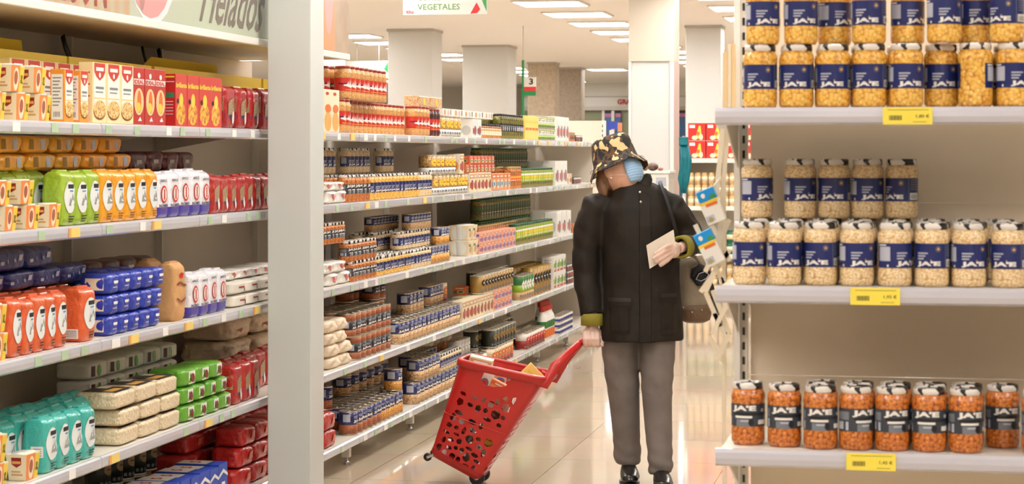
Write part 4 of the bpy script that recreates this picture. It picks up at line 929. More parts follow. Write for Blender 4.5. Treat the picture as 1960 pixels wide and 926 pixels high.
# ================= right of the pillar
# shelf 1
row(B_spag, 1, 606, 650, 'breadstick box', 'box', n=3, jit=1)
row(J_red, 1, 646, 778, 'red label bean jar', 'jar', n=16, spin=12, back=.07, extra='back row')
row(J_red, 1, 657, 774, 'red label bean jar', 'jar', spin=14)
row(J_red, 1, 778, 826, 'plump red label bean jar', 'jar', spin=12)
row(J_red, 1, 604, 668, 'red label bean jar', 'jar', layer=1, back=.1, spin=16, n=6, extra='back row')
row(J_red, 1, 668, 744, 'red label bean jar', 'jar', layer=1, spin=14)
row(J_dark, 1, 828, 845, 'dark fruit jar', 'jar', spin=8)
row(B_tins3, 1, 802, 848, 'mushroom tin pack', 'pack', z=SZ[1]+.165, back=.03)
row(T_nut, 1, 848, 886, 'mushroom tin', 'tin', spin=12)
row(B_tray, 1, 848, 946, 'white tray pack', 'pack', z=SZ[1]+.12, n=5)
row(B_fig, 1, 888, 904, 'fruit picture box', 'box', n=2, hs=.8)
row(B_white, 1, 905, 922, 'white box', 'box', n=2, hs=.62, jit=0)
row(J_cream, 1, 924, 962, 'cream label sauce jar', 'jar', spin=12)
row(J_olive, 1, 962, 1004, 'olive jar', 'jar', spin=12)
row(J_olive, 1, 925, 962, 'olive jar', 'jar', spin=12, back=.09, extra='back row')
row(B_yellow, 1, 1006, 1030, 'pale yellow box', 'box', n=4)
row(T_mix, 1, 1031, 1064, 'pea tin', 'tin', spin=10); row(T_mix, 1, 1031, 1064, 'pea tin', 'tin', layer=1, spin=10)
row(B_white, 1, 1066, 1089, 'white box', 'box', n=4, jit=0)
row(B_smallo, 1, 1091, 1101, 'small amber box', 'box', n=3); row(B_small, 1, 1102, 1116, 'small dark box', 'box', n=3)
# shelf 2
row(L_wred, 2, 630, 668, 'white and red sugar bag', 'bag', n=2); row(L_wred, 2, 620, 664, 'white and red sugar bag', 'bag', n=2, layer=1, lh=.061, hs=.7)
row(J_stew, 2, 624, 650, 'brown stewed bean jar', 'jar', back=.09, extra='back row')
row(J_stew, 2, 653, 712, 'brown stewed bean jar', 'jar', spin=15)
row(J_chick, 2, 712, 806, 'navy label chickpea jar', 'jar', spin=15)
row(J_bean, 2, 806, 830, 'navy label white bean jar', 'jar', spin=15)
row(J_bean, 2, 606, 646, 'navy label white bean jar', 'jar', layer=1, back=.15, spin=15, n=5, extra='back row')
row(J_bean, 2, 668, 712, 'navy label white bean jar', 'jar', layer=1, back=.15, spin=15, extra='back row')
row(J_bean, 2, 737, 757, 'navy label white bean jar', 'jar', layer=1, back=.15, spin=15, extra='back row')
row(J_bean, 2, 650, 800, 'navy label white bean jar', 'jar', back=.15, n=22, extra='back row')
row(T_nut, 2, 834, 898, 'mushroom tin', 'tin', spin=10); row(T_nut, 2, 822, 876, 'mushroom tin', 'tin', layer=1, lh=.119, spin=10, hs=.95)
row(B_paella, 2, 878, 890, 'picture box', 'box', layer=1, lh=.118, n=1)
row(B_paella, 2, 900, 941, 'picture box', 'box')
for l in range(2): row(B_orange, 2, 892+l*8, 948, 'orange tin pack', 'pack', z=SZ[2]+.122+l*.054, extra=('lower', 'upper')[l])
row(B_peach, 2, 942, 978, 'peach picture box', 'box', hs=1.1)
row(J_pepp, 2, 979, 1000, 'orange pepper jar', 'jar', spin=10); row(J_pepp, 2, 955, 985, 'orange pepper jar', 'jar', back=.08, extra='back row')
row(J_asp, 2, 1001, 1060, 'green label asparagus jar', 'jar', spin=10)
row(J_olbk, 2, 922, 1012, 'dark olive jar', 'jar', back=.2, z=SZ[2]+.14, hs=.93, extra='on back row'); row(J_olbk, 2, 922, 1012, 'dark olive jar', 'jar', back=.2, z=SZ[2], extra='lower back row', hs=.92)
row(B_grey, 2, 1018, 1042, 'grey box', 'box', back=.12, z=SZ[2]+.1, n=2); row(B_grey, 2, 1018, 1042, 'grey box', 'box', back=.12, n=2, extra='lower')
row(B_white, 2, 1063, 1086, 'tall white box', 'box', n=3, rows=3, jit=0)
row(B_small, 2, 1098, 1112, 'small dark box', 'box', n=3); row(B_paella, 2, 1089, 1096, 'picture box', 'box', n=1, hs=.7)
# shelf 3
row(L_wred, 3, 630, 676, 'white and red sugar bag', 'bag', n=2); row(L_wred, 3, 622, 668, 'white and red sugar bag', 'bag', n=2, layer=1, lh=.061, hs=.9)
row(J_stew_s, 3, 668, 724, 'small stewed bean jar', 'jar', spin=15); row(J_stew_s, 3, 620, 665, 'small stewed bean jar', 'jar', spin=15, back=.12, n=5, extra='back row')
row(J_stew_s, 3, 656, 724, 'small stewed bean jar', 'jar', layer=1, spin=15); row(J_stew_s, 3, 606, 650, 'small stewed bean jar', 'jar', layer=1, spin=15, n=6)
row(J_stew_s, 3, 606, 664, 'small stewed bean jar', 'jar', layer=2, spin=15, n=8)
row(J_chick_s, 3, 724, 790, 'small navy label chickpea jar', 'jar', spin=15); row(J_bean_s, 3, 790, 828, 'small navy label bean jar', 'jar', spin=15)
row(J_bean_s, 3, 700, 826, 'small navy label bean jar', 'jar', rows=1, back=.09, extra='second row')
row(J_bean_s, 3, 768, 826, 'small navy label bean jar', 'jar', layer=1, back=.06, spin=15); row(J_bean_s, 3, 725, 760, 'small navy label bean jar', 'jar', layer=1, back=.16, spin=15, extra='back row')
row(T_navy_s, 3, 718, 766, 'small navy bean tin', 'tin', z=SZ[3]+.202, back=.2, hs=.8, extra='back'); row(J_bean_s, 3, 690, 760, 'small navy label bean jar', 'jar', layer=1, back=.25, extra='rear row'); 
row(J_bean_s, 3, 690, 760, 'small navy label bean jar', 'jar', back=.25, extra='rear row')
row(T_navy_s, 3, 790, 828, 'small navy bean tin', 'tin', z=SZ[3]+.202, back=.06, hs=.9, extra='top')
row(T_navy_c, 3, 828, 863, 'small navy chickpea tin', 'tin', spin=12, hs=1.0); row(T_navy_c, 3, 828, 863, 'small navy chickpea tin', 'tin', layer=1, spin=12)
row(K_white, 3, 898, 916, 'white cup pack', 'cup pack', n=2, jit=0); row(K_white, 3, 898, 915, 'white cup pack', 'cup pack', n=2, layer=1, jit=0)
for l in range(2): row(B_colour, 3, 918, 988, 'colourful snack box', 'box', z=SZ[3]+l*.064, extra=('lower', 'upper')[l]+' layer')
row(J_pepp, 3, 918, 990, 'orange pepper jar', 'jar', back=.09, hs=1.05, extra='back row')
row(J_asp, 3, 990, 1060, 'green label asparagus jar', 'jar', spin=10, hs=1.05)
row(J_olbk, 3, 922, 1018, 'dark olive jar', 'jar', back=.2, z=SZ[3]+.17, extra='upper back row'); row(J_olbk, 3, 922, 1018, 'dark olive jar', 'jar', back=.2, z=SZ[3], extra='lower back row', hs=1.1)
row(B_white, 3, 1066, 1094, 'tall white box', 'box', n=3, rows=3, jit=0); row(B_smallo, 3, 1096, 1104, 'small amber box', 'box', n=2)
# shelf 4
for l in range(4): row(L_cream, 4, 634-l*2, 676-l*4+(6 if l % 2 else 0), 'cream flour bag', 'bag', n=2, z=SZ[4]+l*.058, hs=.93, extra=('lowest', 'second', 'third', 'top')[l]+' layer')
for l in range(2):
    row(T_brown, 4, 676, 752, 'brown lentil tin', 'tin', layer=l, spin=14)
    row(T_brown, 4, 640, 740, 'brown lentil tin', 'tin', layer=l, back=.102, extra='second row', spin=14)
    row(T_brown, 4, 620, 730, 'brown lentil tin', 'tin', layer=l, back=.204, extra='third row', spin=14)
row(T_brown, 4, 722, 743, 'brown lentil tin', 'tin', z=SZ[4]+.2385, back=.12, spin=10, extra='uppermost')
row(T_navy_lent, 4, 672, 722, 'navy lentil tin', 'tin', z=SZ[4]+.2385, back=.204, spin=10, extra='uppermost')
row(T_navy_bean, 4, 770, 884, 'navy white bean tin', 'tin', spin=14); row(T_navy_bean, 4, 756, 880, 'navy white bean tin', 'tin', back=.102, extra='second row')
row(T_navy_bean, 4, 786, 815, 'navy white bean tin', 'tin', layer=1, back=.09, spin=12); row(T_navy_bean, 4, 826, 852, 'navy white bean tin', 'tin', layer=1, back=.12, spin=12)
row(T_orange, 4, 852, 860, 'tomato tin', 'tin', z=SZ[4]+.119, back=.12, n=1)
row(T_navy_bean, 4, 740, 800, 'navy white bean tin', 'tin', back=.204, extra='third row')
row(B_paella, 4, 885, 945, 'picture box', 'box', hs=1.05, rows=1); row(B_paella, 4, 880, 945, 'picture box', 'box', hs=1.05, back=.08, extra='back row')
for l in range(2): row(B_colour, 4, 946, 980, 'colourful snack box', 'box', z=SZ[4]+l*.064, extra=('lower', 'upper')[l]+' layer')
row(B_orange, 4, 890, 905, 'orange tin pack', 'pack', z=SZ[4]+.128, back=.1, n=1)
row(T_gold, 4, 925, 985, 'golden tin', 'tin', z=SZ[4]+.13, back=.0); row(T_dark, 4, 918, 975, 'dark green tin', 'tin', z=SZ[4]+.13, back=.1)
row(T_goldb, 4, 984, 1000, 'big golden tin', 'tin'); row(T_greenb, 4, 1001, 1024, 'green label tin', 'tin'); row(T_goldb, 4, 1025, 1057, 'big golden tin with black label', 'tin'); row(T_goldb, 4, 985, 1040, 'big golden tin', 'tin', back=.13, extra='back row')
row(B_greenw, 4, 1060, 1084, 'green and white carton', 'carton', n=4); row(B_greenw, 4, 1060, 1084, 'green and white carton', 'carton', n=4, layer=1); row(B_white, 4, 1052, 1080, 'white box', 'box', back=.1, n=4, hs=1.2, extra='back row', jit=0)
row(B_small, 4, 1086, 1098, 'small dark box', 'box', n=3); row(B_small, 4, 1086, 1098, 'small dark box', 'box', n=3, layer=1); row(B_small, 4, 1086, 1098, 'small dark box', 'box', n=3, layer=2)
# shelf 5
row(L_red, 5, 600, 648, 'red pulse bag lying', 'bag', n=2, fit=True); row(L_red, 5, 600, 647, 'red pulse bag lying', 'bag', n=2, layer=1)
row(T_navy_lent, 5, 680, 735, 'navy lentil tin', 'tin', spin=16); row(T_navy_chick, 5, 735, 775, 'navy chickpea tin', 'tin', spin=16)
row(T_navy_lent, 5, 655, 715, 'navy lentil tin', 'tin', back=.102, extra='second row'); row(T_navy_chick, 5, 715, 768, 'navy chickpea tin', 'tin', back=.102, extra='second row'); row(T_navy_chick, 5, 640, 760, 'navy chickpea tin', 'tin', back=.204, extra='third row')
row(T_navy_lent, 5, 632, 641, 'navy lentil tin', 'tin', layer=1, back=.13, n=1)
row(T_navy_chick, 5, 764, 775, 'navy chickpea tin', 'tin', layer=1, n=1, spin=10)
for l in (1, 2): row(T_navy_bean, 5, 665, 750, 'navy white bean tin', 'tin', z=SZ[5]+.1195+(l-1)*.102, hs=.85, extra=('raised', 'uppermost')[l-1], back=.2, spin=12, n=6)
row(T_navy_bean, 5, 800, 884, 'navy white bean tin', 'tin', spin=14); row(T_navy_bean, 5, 780, 880, 'navy white bean tin', 'tin', back=.102, extra='second row')
row(T_navy_bean, 5, 808, 846, 'navy white bean tin', 'tin', layer=1, spin=14); row(T_navy_bean, 5, 790, 840, 'navy white bean tin', 'tin', layer=1, back=.102, spin=14, extra='second row')
row(J_bean_s, 5, 846, 886, 'small navy label bean jar', 'jar', layer=1, lh=.119); 
row(T_orange, 5, 800, 870, 'tomato tin', 'tin', back=.21, extra='back row', n=6); row(T_orange, 5, 800, 870, 'tomato tin', 'tin', back=.21, layer=1, n=6, extra='back row'); row(T_orange, 5, 830, 870, 'tomato tin', 'tin', back=.21, layer=2, n=3, extra='back row')
row(T_white, 5, 880, 903, 'pale grey tin', 'tin', layer=1, back=.05); row(T_white, 5, 880, 903, 'pale grey tin', 'tin', back=.05)
row(T_red, 5, 905, 935, 'red and white tin', 'tin'); row(T_dark, 5, 912, 938, 'dark green tin', 'tin', layer=1, back=.1); row(T_red, 5, 905, 935, 'red and white tin', 'tin', back=.1, extra='back row')
row(T_orange, 5, 945, 985, 'tomato tin', 'tin'); row(T_dark, 5, 948, 990, 'dark green tin', 'tin', layer=1); row(T_dark, 5, 940, 985, 'dark green tin', 'tin', layer=1, back=.1, extra='second row'); row(T_orange, 5, 940, 985, 'tomato tin', 'tin', back=.1, extra='second row')
row(T_red, 5, 1010, 1045, 'red and white tin', 'tin'); row(T_red, 5, 1000, 1040, 'red and white tin', 'tin', back=.1, extra='second row')
row(K_bottle, 5, 1046, 1064, 'white sauce bottle', 'bottle'); row(K_bottle, 5, 1020, 1060, 'white sauce bottle', 'bottle', back=.1, extra='back row')
for l in range(3): row(T_blue, 5, 1072, 1098, 'flat blue tuna tin', 'tin', layer=l)
# ------------------------------------------------------------------ end display on the right
YE = 4.557
ZE = [1.630, 1.2525, .906]
xE0, xE1 = -.42, .95
t = empty('end_display_unit', (xE0, YE, 0), 0, 'white end display shelving full of bean jars, nearest on the right', 'shelving')
Wd = xE1-xE0; DP = .42
m_ep = mat('end_back_panel', (226, 212, 190), .45)
q = MB()
for z0, z1 in ((.1, .52), (.522, 1.02), (1.022, 1.42), (1.422, 2.1)): q.box(.03, Wd, DP, DP+.012, z0, z1, m_ep)
q.build('back_panel', t)
for x in (-.006, Wd):
    q = MB(); q.box(x, x+.014, DP-.03, DP+.02, 0, 2.15, m_wc); q.box(x+.0145, x+.03, DP-.02, DP+.012, 0, 2.15, m_shelf)
    for k in range(60): q.box(x+.0185, x+.0245, DP-.0206, DP-.0195, .06+k*.034, .078+k*.034, m_dark)
    q.build('upright', t)
m_railw = mat('shelf_front_white', (196, 195, 203), .22, coat=.4)
for i, z in enumerate(ZE+[.2]):
    q = MB(); q.box(0, Wd, .004, DP-.032, z-.03, z, m_shelf); sh = q.build('shelf', t)
    prof = [(.004, 0), (-.002, 0), (-.008, -.008), (-.01, -.02), (-.007, -.032), (0, -.037), (.004, -.037)]; n = len(prof)
    v = [(-.012, a, z+b2) for a, b2 in prof]+[(Wd+.01, a, z+b2) for a, b2 in prof]
    MB().add(v, [(j, (j+1) % n, (j+1) % n+n, j+n) for j in range(n)]+[tuple(range(n)), tuple(range(n, 2*n))[::-1]], m_railw).build('price_rail', sh)
    for x in (.0, Wd-.01):
        MB().add([(x, DP-.035, z-.03), (x, DP-.035, z-.13), (x, .12, z-.045), (x, .06, z-.03), (x+.004, DP-.035, z-.03), (x+.004, DP-.035, z-.13), (x+.004, .12, z-.045), (x+.004, .06, z-.03)],
                 [(0,1,2,3),(7,6,5,4),(0,4,5,1),(1,5,6,2),(2,6,7,3),(3,7,4,0)], m_shelf).build('bracket', sh)
    if i < 3:
        u = (1690, 1628, 1620)[i]; x0 = Xat(u, YE)-xE0; x1 = Xat(u+95, YE)-xE0; hh = .036
        q = MB(); q.box(x0, x1, -.0125, -.0105, z-.037, z-.001, C('price_yellow', (246, 226, 84), .45)); tg = q.build('price_tag', sh)
        q = MB(); sf = lambda x, zz, o: (x, -.0125-o, zz)
        ink = C('price_ink', (120, 110, 50), .5)
        for k in range(12): s_rect(q, sf, x0+.013+k*.0022, x0+.0142+k*.0022+(k % 3)*.0003, z-.028, z-.018, ink, .0004, 1, 1)
        s_text(q, sf, ('1,80 \u20ac', '1,95 \u20ac', '1,45 \u20ac')[i], x1-.034, x1-.007, z-.024, z-.016, ink, .0004, bold=.02)
        s_rect(q, sf, x0+.01, x1-.008, z-.007, z-.006, ink, .0004, 1, 1); s_rect(q, sf, x1-.04, x1-.012, z-.032, z-.031, ink, .0004, 1, 1)
        q.build('price_print', tg)
jr = random.Random(3)
def erow(p, z, spans, what, shelf, pos, back=0, rz=None, y=None):
    for i, (a, b2) in enumerate(spans):
        Y = (YE+.045+back) if y is None else y
        Yi = Y
        x = Xat((a+b2)/2, Yi)
        r = math.radians(jr.uniform(-22, 26)) if rz is None else math.radians(rz[i])
        if a > 1960 and back == 0: pass
        if clash(x, Yi, p.w*.482, p.w*.482, z+.001, z+p.h-.001, True): continue
        PLACED.append((x, Yi, p.w*.482, p.w*.482, z+.001, z+p.h-.001, True))
        lab = '%s on %s right display shelf, %s, %s from left' % (what, shelf, pos, ordn(i))
        put(p, (x, Yi, z+.001), r, lab, 'jar', '%s on the %s shelf of the right display, %s' % (what, shelf, pos), (.97, .97, 1))
A1 = [(1422, 1488), (1492, 1558), (1562, 1627), (1631, 1697), (1701, 1768), (1771, 1832), (1834, 1900), (1906, 1975)]
A2 = [(1424, 1496), (1500, 1566), (1568, 1627), (1628, 1698), (1704, 1770), (1773, 1842), (1842, 1890), (1893, 1962)]
def erow2(p, z, spans, rz, ys, what, shelf, pos):
    for i, (a, b2) in enumerate(spans):
        Yi = YE+.045+ys[i]; x = Xat((a+b2)/2, Yi)
        if clash(x, Yi, p.w*.482, p.w*.482, z+.001, z+p.h-.001, True): continue
        PLACED.append((x, Yi, p.w*.482, p.w*.482, z+.001, z+p.h-.001, True))
        lab = '%s on %s right display shelf, %s, %s from left' % (what, shelf, pos, ordn(i))
        put(p, (x, Yi, z+.001), math.radians(rz[i]), lab, 'jar', '%s on the %s shelf of the right display, %s' % (what, shelf, pos), (.97, .97, 1))
erow2(J_chick, ZE[0], A1, [3, 0, 2, -3, 20, 14, 150, 34], [0, .002, 0, .0, .0, .045, 0, 0], 'amber chickpea jar', 'top', 'lower front row')
erow2(J_chick, ZE[0]+.134, A2, [26, 22, 48, -2, 44, 26, 24, -26], [-.002, .0, .05, 0, .04, .0, .05, 0], 'amber chickpea jar', 'top', 'upper row')
erow(J_chick, ZE[0], [(u, u+60) for u in range(1425, 1960, 68)], 'amber chickpea jar', 'top', 'second row', back=.09)
sp = [(1403, 1467), (1468, 1535), (1538, 1603), (1607, 1674), (1678, 1747), (1750, 1818), (1820, 1889), (1897, 1965)]
erow2(J_bean, ZE[1], sp, [20, 24, -8, 26, 52, -8, 20, -14], [.012, 0, .01, .0, 0, 0, 0, 0], 'white bean jar', 'middle', 'lower front row')
erow(J_bean, ZE[1], [(a+6, b2+4) for a, b2 in sp[1:]], 'white bean jar', 'middle', 'second row', back=.085)
erow(J_bean, ZE[1], [(1420, 1482), (1486, 1548), (1552, 1614), (1618, 1680), (1684, 1746), (1750, 1812), (1816, 1878), (1882, 1944)], 'white bean jar', 'middle', 'rear row', y=YE+.33, rz=[10]*8)
erow(J_bean, ZE[1]+.134, [(1418, 1480), (1500, 1563), (1565, 1628), (1629, 1692), (1696, 1756)], 'white bean jar', 'middle', 'upper layer', y=YE+.33, rz=[50, 30, 0, 26, -30])
sp = [(1401, 1463), (1470, 1533), (1538, 1603), (1607, 1670), (1675, 1740), (1745, 1812), (1815, 1882), (1956, 2022)]
erow2(J_stew, ZE[2], sp, [-8, 4, 3, 36, 20, -6, 18, 10], [.04, .02, 0, 0, 0, 0, 0, 0], 'stewed bean jar', 'lower', 'front row')
erow(J_stew, ZE[2], [(1474, 1534), (1540, 1602), (1612, 1674), (1684, 1744), (1752, 1812), (1822, 1880), (1888, 1950)], 'stewed bean jar', 'lower', 'second row', back=.09, rz=[10, -10, 20, 0, 30, -5, 14])

# lattice of white strips with hanging cartons, on the side of the end display
m_str = mat('white_strip', (232, 220, 196), .5)
t = empty('lattice_strip_rack', (-.47, YE+.45, 0), 0, 'white zigzag lattice rack hanging beside the right display', 'rack')
yl = YE+.45; X = lambda u: Xat(u, yl)+.47; Zv = lambda v: zat(v, Xat(1380, yl), yl)
pts = [(1386, 205), (1372, 330), (1392, 400), (1340, 470), (1395, 560), (1342, 520), (1372, 560), (1338, 600), (1366, 665), (1392, 610)]
def strip(a, b2, w=.012, dy=0): MB().bar((X(a[0]), dy, Zv(a[1])), (X(b2[0]), dy, Zv(b2[1])), w, .004, m_str, up=(0, 1, 0)).build('lattice_strip', t)
S_ = [((1385, 215), (1368, 420)), ((1394, 225), (1375, 470)), ((1345, 400), (1396, 500)), ((1396, 420), (1350, 520)), ((1330, 430), (1392, 560)), ((1395, 480), (1340, 560)), ((1368, 520), (1350, 560)), ((1350, 560), (1378, 625)), ((1363, 556), (1396, 640)),
      ((1396, 575), (1362, 640)), ((1368, 600), (1396, 665)), ((1356, 645), (1384, 692)), ((1396, 640), (1372, 690)), ((1384, 530), (1396, 590))]
for i, (a, b2) in enumerate(S_): strip(a, b2, .011, (i % 3)*.006)
MB().bar((X(1384), .03, .3), (X(1384), .03, Zv(100)), .008, .008, m_str, up=(0, 1, 0)).build('rear_rod', t)
t2 = empty('wooden_dowel_rack', (-.45, YE+.30, 0), 0, 'pale wooden dowels standing beside the amber chickpea jars', 'rack')
yl2 = YE+.36
for i, (u, v0, v1) in enumerate(((1389, 97, 205), (1397, 84, 205), (1404, 84, 205))):
    x = Xat(u, yl2)+.45; MB().bar((x, .06, zat(v1, x-.45, yl2)), (x, .06, zat(v0, x-.45, yl2)), .009, .012, mat('pale_wood', (230, 204, 156), .5) if i != 1 else m_str, up=(0, 1, 0)).build('dowel', t2)
MB().box(-.012, .028, .05, .07, 1.59, 1.63, m_gry).build('holder', t2)
def hang_carton(cx, cv, lab, tilt):
    x = Xat(cx, yl-.03); z = zat(cv, x, yl-.03)
    k = 1/ (F/Zc(x, yl-.03))
    t = empty('juice_carton', (x, yl-.03, z), 0, lab, 'carton', rot=(0, math.radians(tilt), 0))
    w, h = .044, .082
    MB().box(-w/2, w/2, -.012, .012, -h/2, h/2*.35, m_wc, .002).build('carton_body', t)
    q = MB(); q.box(-w/2, w/2, -.0125, .0125, h/2*.35, h/2, C('cyan_card', (20, 150, 226), .35), .002); q.build('blue_top', t)
    q = MB(); sf = lambda xx, zz, o: (xx, -.0127-o, zz)
    s_ell(q, sf, -.008, .028, .005, .006, m_lw, .0003, 12); s_ell(q, sf, .013, .02, .008, .005, C('meadow_green', (60, 150, 70)), .0003, 12); s_rect(q, sf, -w/2, w/2, .007, .0135, m_lyl, .0003, 2, 1); s_rect(q, sf, -.01, .018, .0, .007, m_lor, .0005, 2, 1)
    s_rect(q, sf, -.02, .0, -.035, -.02, m_lg, .0003, 1, 1); s_ell(q, sf, -.01, -.03, .006, .006, C('olive_dot', (170, 160, 110)), .0006, 10); q.build('print', t)
    q = MB(); q.bar((w/2, 0, h/2), (.042, .02, h/2+.012), .004, .002, m_str); q.build('hook_strip', t)
hang_carton(1361, 394, 'upper blue topped carton hanging on the white lattice', -22)
hang_carton(1358, 474, 'lower blue topped carton hanging on the white lattice', -26)

# ------------------------------------------------------------------ far gondola behind the end display
yg = 21.9
xg0, xg1 = Xat(1312, yg), Xat(1470, yg)
t = empty('far_display_unit', (xg0, yg, 0), 0, 'far white shelving with red boxes and small pale jars', 'shelving')
gz = [zat(v, xg0, yg) for v in (303, 394, 486)]+[.18]
MB().box(0, xg1-xg0, .42, .44, .05, gz[0]+.06, m_back).build('back_panel', t)
MB().box(-.03, 0, 0, .44, 0, gz[0]+.06, m_white).build('side_panel', t)
for z in gz:
    MB().box(0, xg1-xg0, 0, .42, z-.045, z, m_white).build('shelf', t)
kg = F/Zc(xg0, yg)
B_redfar = box_kind('red_picture_box', .178, .12, .178, C('far_red', (206, 44, 38), .4), lambda p, sf, w, h: (s_rect(p, sf, -.42*w, -.1*w, .72*h, .9*h, m_lw, .001, 1, 1), s_poly(p, sf, [(-.1*w, .1*h), (.3*w, .1*h), (.22*w, .85*h), (.12*w, .85*h)], m_lyl, .001), s_ell(p, sf, -.12*w, .16*h, .17*w, .13*h, m_cream, .0016, 12), s_ell(p, sf, .24*w, .2*h, .12*w, .18*h, m_cream, .0016, 12), s_ell(p, sf, .08*w, .4*h, .1*w, .12*h, m_lor, .002, 12)))
for l in range(2):
    for i in range(4): put(B_redfar, (xg0+.02+.094+i*.186, yg+.08, gz[0]+.001+l*.182), 0, 'red picture box on the far shelf, %s layer, %s from left' % (('lower', 'upper')[l], ordn(i)), 'box', 'red boxes on the far shelf')
def small_jar(h, r, body, lid):
    q = MB(); q.lathe([(r*.9, 0), (r, .004), (r, h*.82), (r*.85, h*.9)], body, 14)
    c = MB(); c.lathe([(r*.88, h*.88), (r*.9, h*.885), (r*.9, h), (0, h)], lid, 14)
    l = MB(); l.lathe([(r*1.02, h*.25), (r*1.02, h*.65)], m_cream, 14)
    return Proto('small_jar', 2*r, 2*r, h, q, [('lid', c, None), ('label', l, None)])
J_far = small_jar(.112, .032, C('far_pale_food', (214, 178, 128)), m_lidg); J_farg = small_jar(.12, .045, C('far_green_food', (28, 108, 84)), m_lidgr)
for l in range(3):
    for i in range(8): put(J_far, (xg0+.05+i*.071, yg+.06, gz[1]+.001+l*.114), 0, 'small pale jar on the far shelf, %s layer, %s from left' % (('lowest', 'middle', 'top')[l], ordn(i)), 'jar', 'small pale jars on the far shelf')
for l in range(2):
    for i in range(6): put(J_farg, (xg0+.06+i*.1, yg+.07, gz[2]+.001+l*.122), 0, 'dark green jar on the far shelf, %s layer, %s from left' % (('lower', 'upper')[l], ordn(i)), 'jar', 'green jars on the far shelf')
for l in range(2):
    for i in range(7): put(J_far, (xg0+.05+i*.08, yg+.06, gz[3]+.001+l*.114), 0, 'small pale jar on the far bottom shelf, %s layer, %s from left' % (('lower', 'upper')[l], ordn(i)), 'jar', 'small pale jars on the far bottom shelf')
# yellow tag there
# teal ribbon bundle on the column side
yt = 17.9; x = Xat(1308, yt)
t = empty('teal_net_bag', (x, yt, zat(262, x, yt)), 0, 'teal string net bag hanging on the cream column', 'bag')
m_teal = mat('teal_string', (0, 116, 128), .6, bump=(50, .4))
k = F/Zc(x, yt)
q = MB(); q.box(-8/k, 9/k, -.03, .03, -16/k, 0, m_teal, .006); q.build('bundled_top', t)
for a, b2 in ((-6, 6), (0, 2), (6, -4), (-3, -7), (7, 8)):
    pts = [(a/k, 0, -14/k), ((a+b2)/2/k+.02, -.01, -45/k), (b2/k, .01, -80/k), (b2*.4/k, 0, -108/k)]
    MB().tube(pts, [.012, .02, .018, .008], m_teal, 8).build('string_loop', t)
MB().box(-2/k, 2/k, 0, .04, -.02, .01, m_chrome).build('hook', t)
MB().tube([(0, .03, 0), (0, .03, -zat(262, x, yt))], .012, m_white, 8).build('support_pole', t)
# cream end panel at the gondola's far end, with small goods
ye = 19.2
t = empty('far_end_panel', (Xat(1088, ye), ye, 0), 0, 'cream backed end unit beyond the long shelves', 'shelving')
w = Xat(1151, ye)-Xat(1088, ye)
MB().box(0, w, 0, .02, .1, zat(231, Xat(1120, ye), ye), m_panelc).build('back_panel', t)
q = MB(); q.box(w+.002, w+.04, -.01, .03, 0, zat(231, Xat(1120, ye), ye), m_white); 
for i in range(40): q.box(w+.008, w+.016, -.0112, -.0102, .1+i*.043, .125+i*.043, m_dark)
q.build('upright', t)
# white shelf with bread behind the shopper
ysf = 16.5; x0, x1 = Xat(1226, ysf), Xat(1280, ysf); zt = zat(327, x0, ysf)
t = empty('white_counter', (x0, ysf, 0), 0, 'white counter behind the shopper with loaves on it', 'counter')
MB().box(0, x1-x0, 0, .4, 0, zt-.02, m_white, .005).build('cabinet', t); MB().box(-.01, x1-x0+.01, -.01, .41, zt-.019, zt, m_wc).build('worktop', t)
q = MB(); sf = lambda x, z, o: (x, -.001-o, z); s_rect(q, sf, .12, .2, zt-.12, zt-.05, m_lg, .001, 1, 1); q.build('price_card', t)
for i, (u, c) in enumerate(((1232, (196, 140, 84)), (1248, (96, 70, 56)), (1263, (150, 90, 76)))):
    x = Xat(u, ysf+.1); q = MB(); r_ = (.022, .042, .018)[i]; q.ball((0, 0, r_*.75), (r_, .11, r_*.75), mat('loaf_%d' % i, c, .6, bump=(40, .4)))
    tag(q.build('bread_loaf', loc=(x, ysf+.15, zt)), ('golden loaf on the white counter, leftmost', 'dark brown loaf on the white counter, middle', 'reddish loaf on the white counter, rightmost')[i], 'loaf')
# ------------------------------------------------------------------ red rolling basket
m_bred = mat('basket_red', (188, 34, 30), .36, coat=.15); m_bred2 = mat('basket_red_dark', (164, 28, 26), .4)
YC = 9.76; phi = math.radians(27)
X0 = Xat(868, YC-.13); Z0 = zat(892, X0, YC-.13)
cart = empty('rolling_basket', (X0, YC, Z0), 0, 'tall red plastic rolling shopping basket tilted and pulled along', 'shopping basket', rot=(0, phi, 0))
Mc = Matrix.Translation((X0, YC, Z0)) @ Matrix.Rotation(phi, 4, 'Y'); Mi = Mc.inverted()
def rc(t, a, off=0, n=7.0):
    hw, hd = .133+.066*t+off, .095+.055*t+off
    c, s_ = math.cos(a), math.sin(a)
    x = hw*math.copysign(abs(c)**(2/n), c); y = hd*math.copysign(abs(s_)**(2/n), s_)
    return x, y, t*(.511+.057*x/(.133+.066*t))
def shell():
    na, nz = 64, 8; v = []; f = []
    for j in range(nz+1):
        for i in range(na): v.append(rc(j/nz, 2*PI*i/na))
    for j in range(nz+1):
        for i in range(na):
            t = 1-j/nz*(1-.012); v.append(rc(t, 2*PI*i/na, -.0045))
    N = 2*(nz+1)
    for j in range(N-1):
        for i in range(na): i2 = (i+1) % na; f.append((j*na+i, j*na+i2, (j+1)*na+i2, (j+1)*na+i))
    f.append(tuple(range(na))[::-1]); f.append(tuple(range((N-1)*na, N*na)))
    return MB().add(v, f, m_bred)
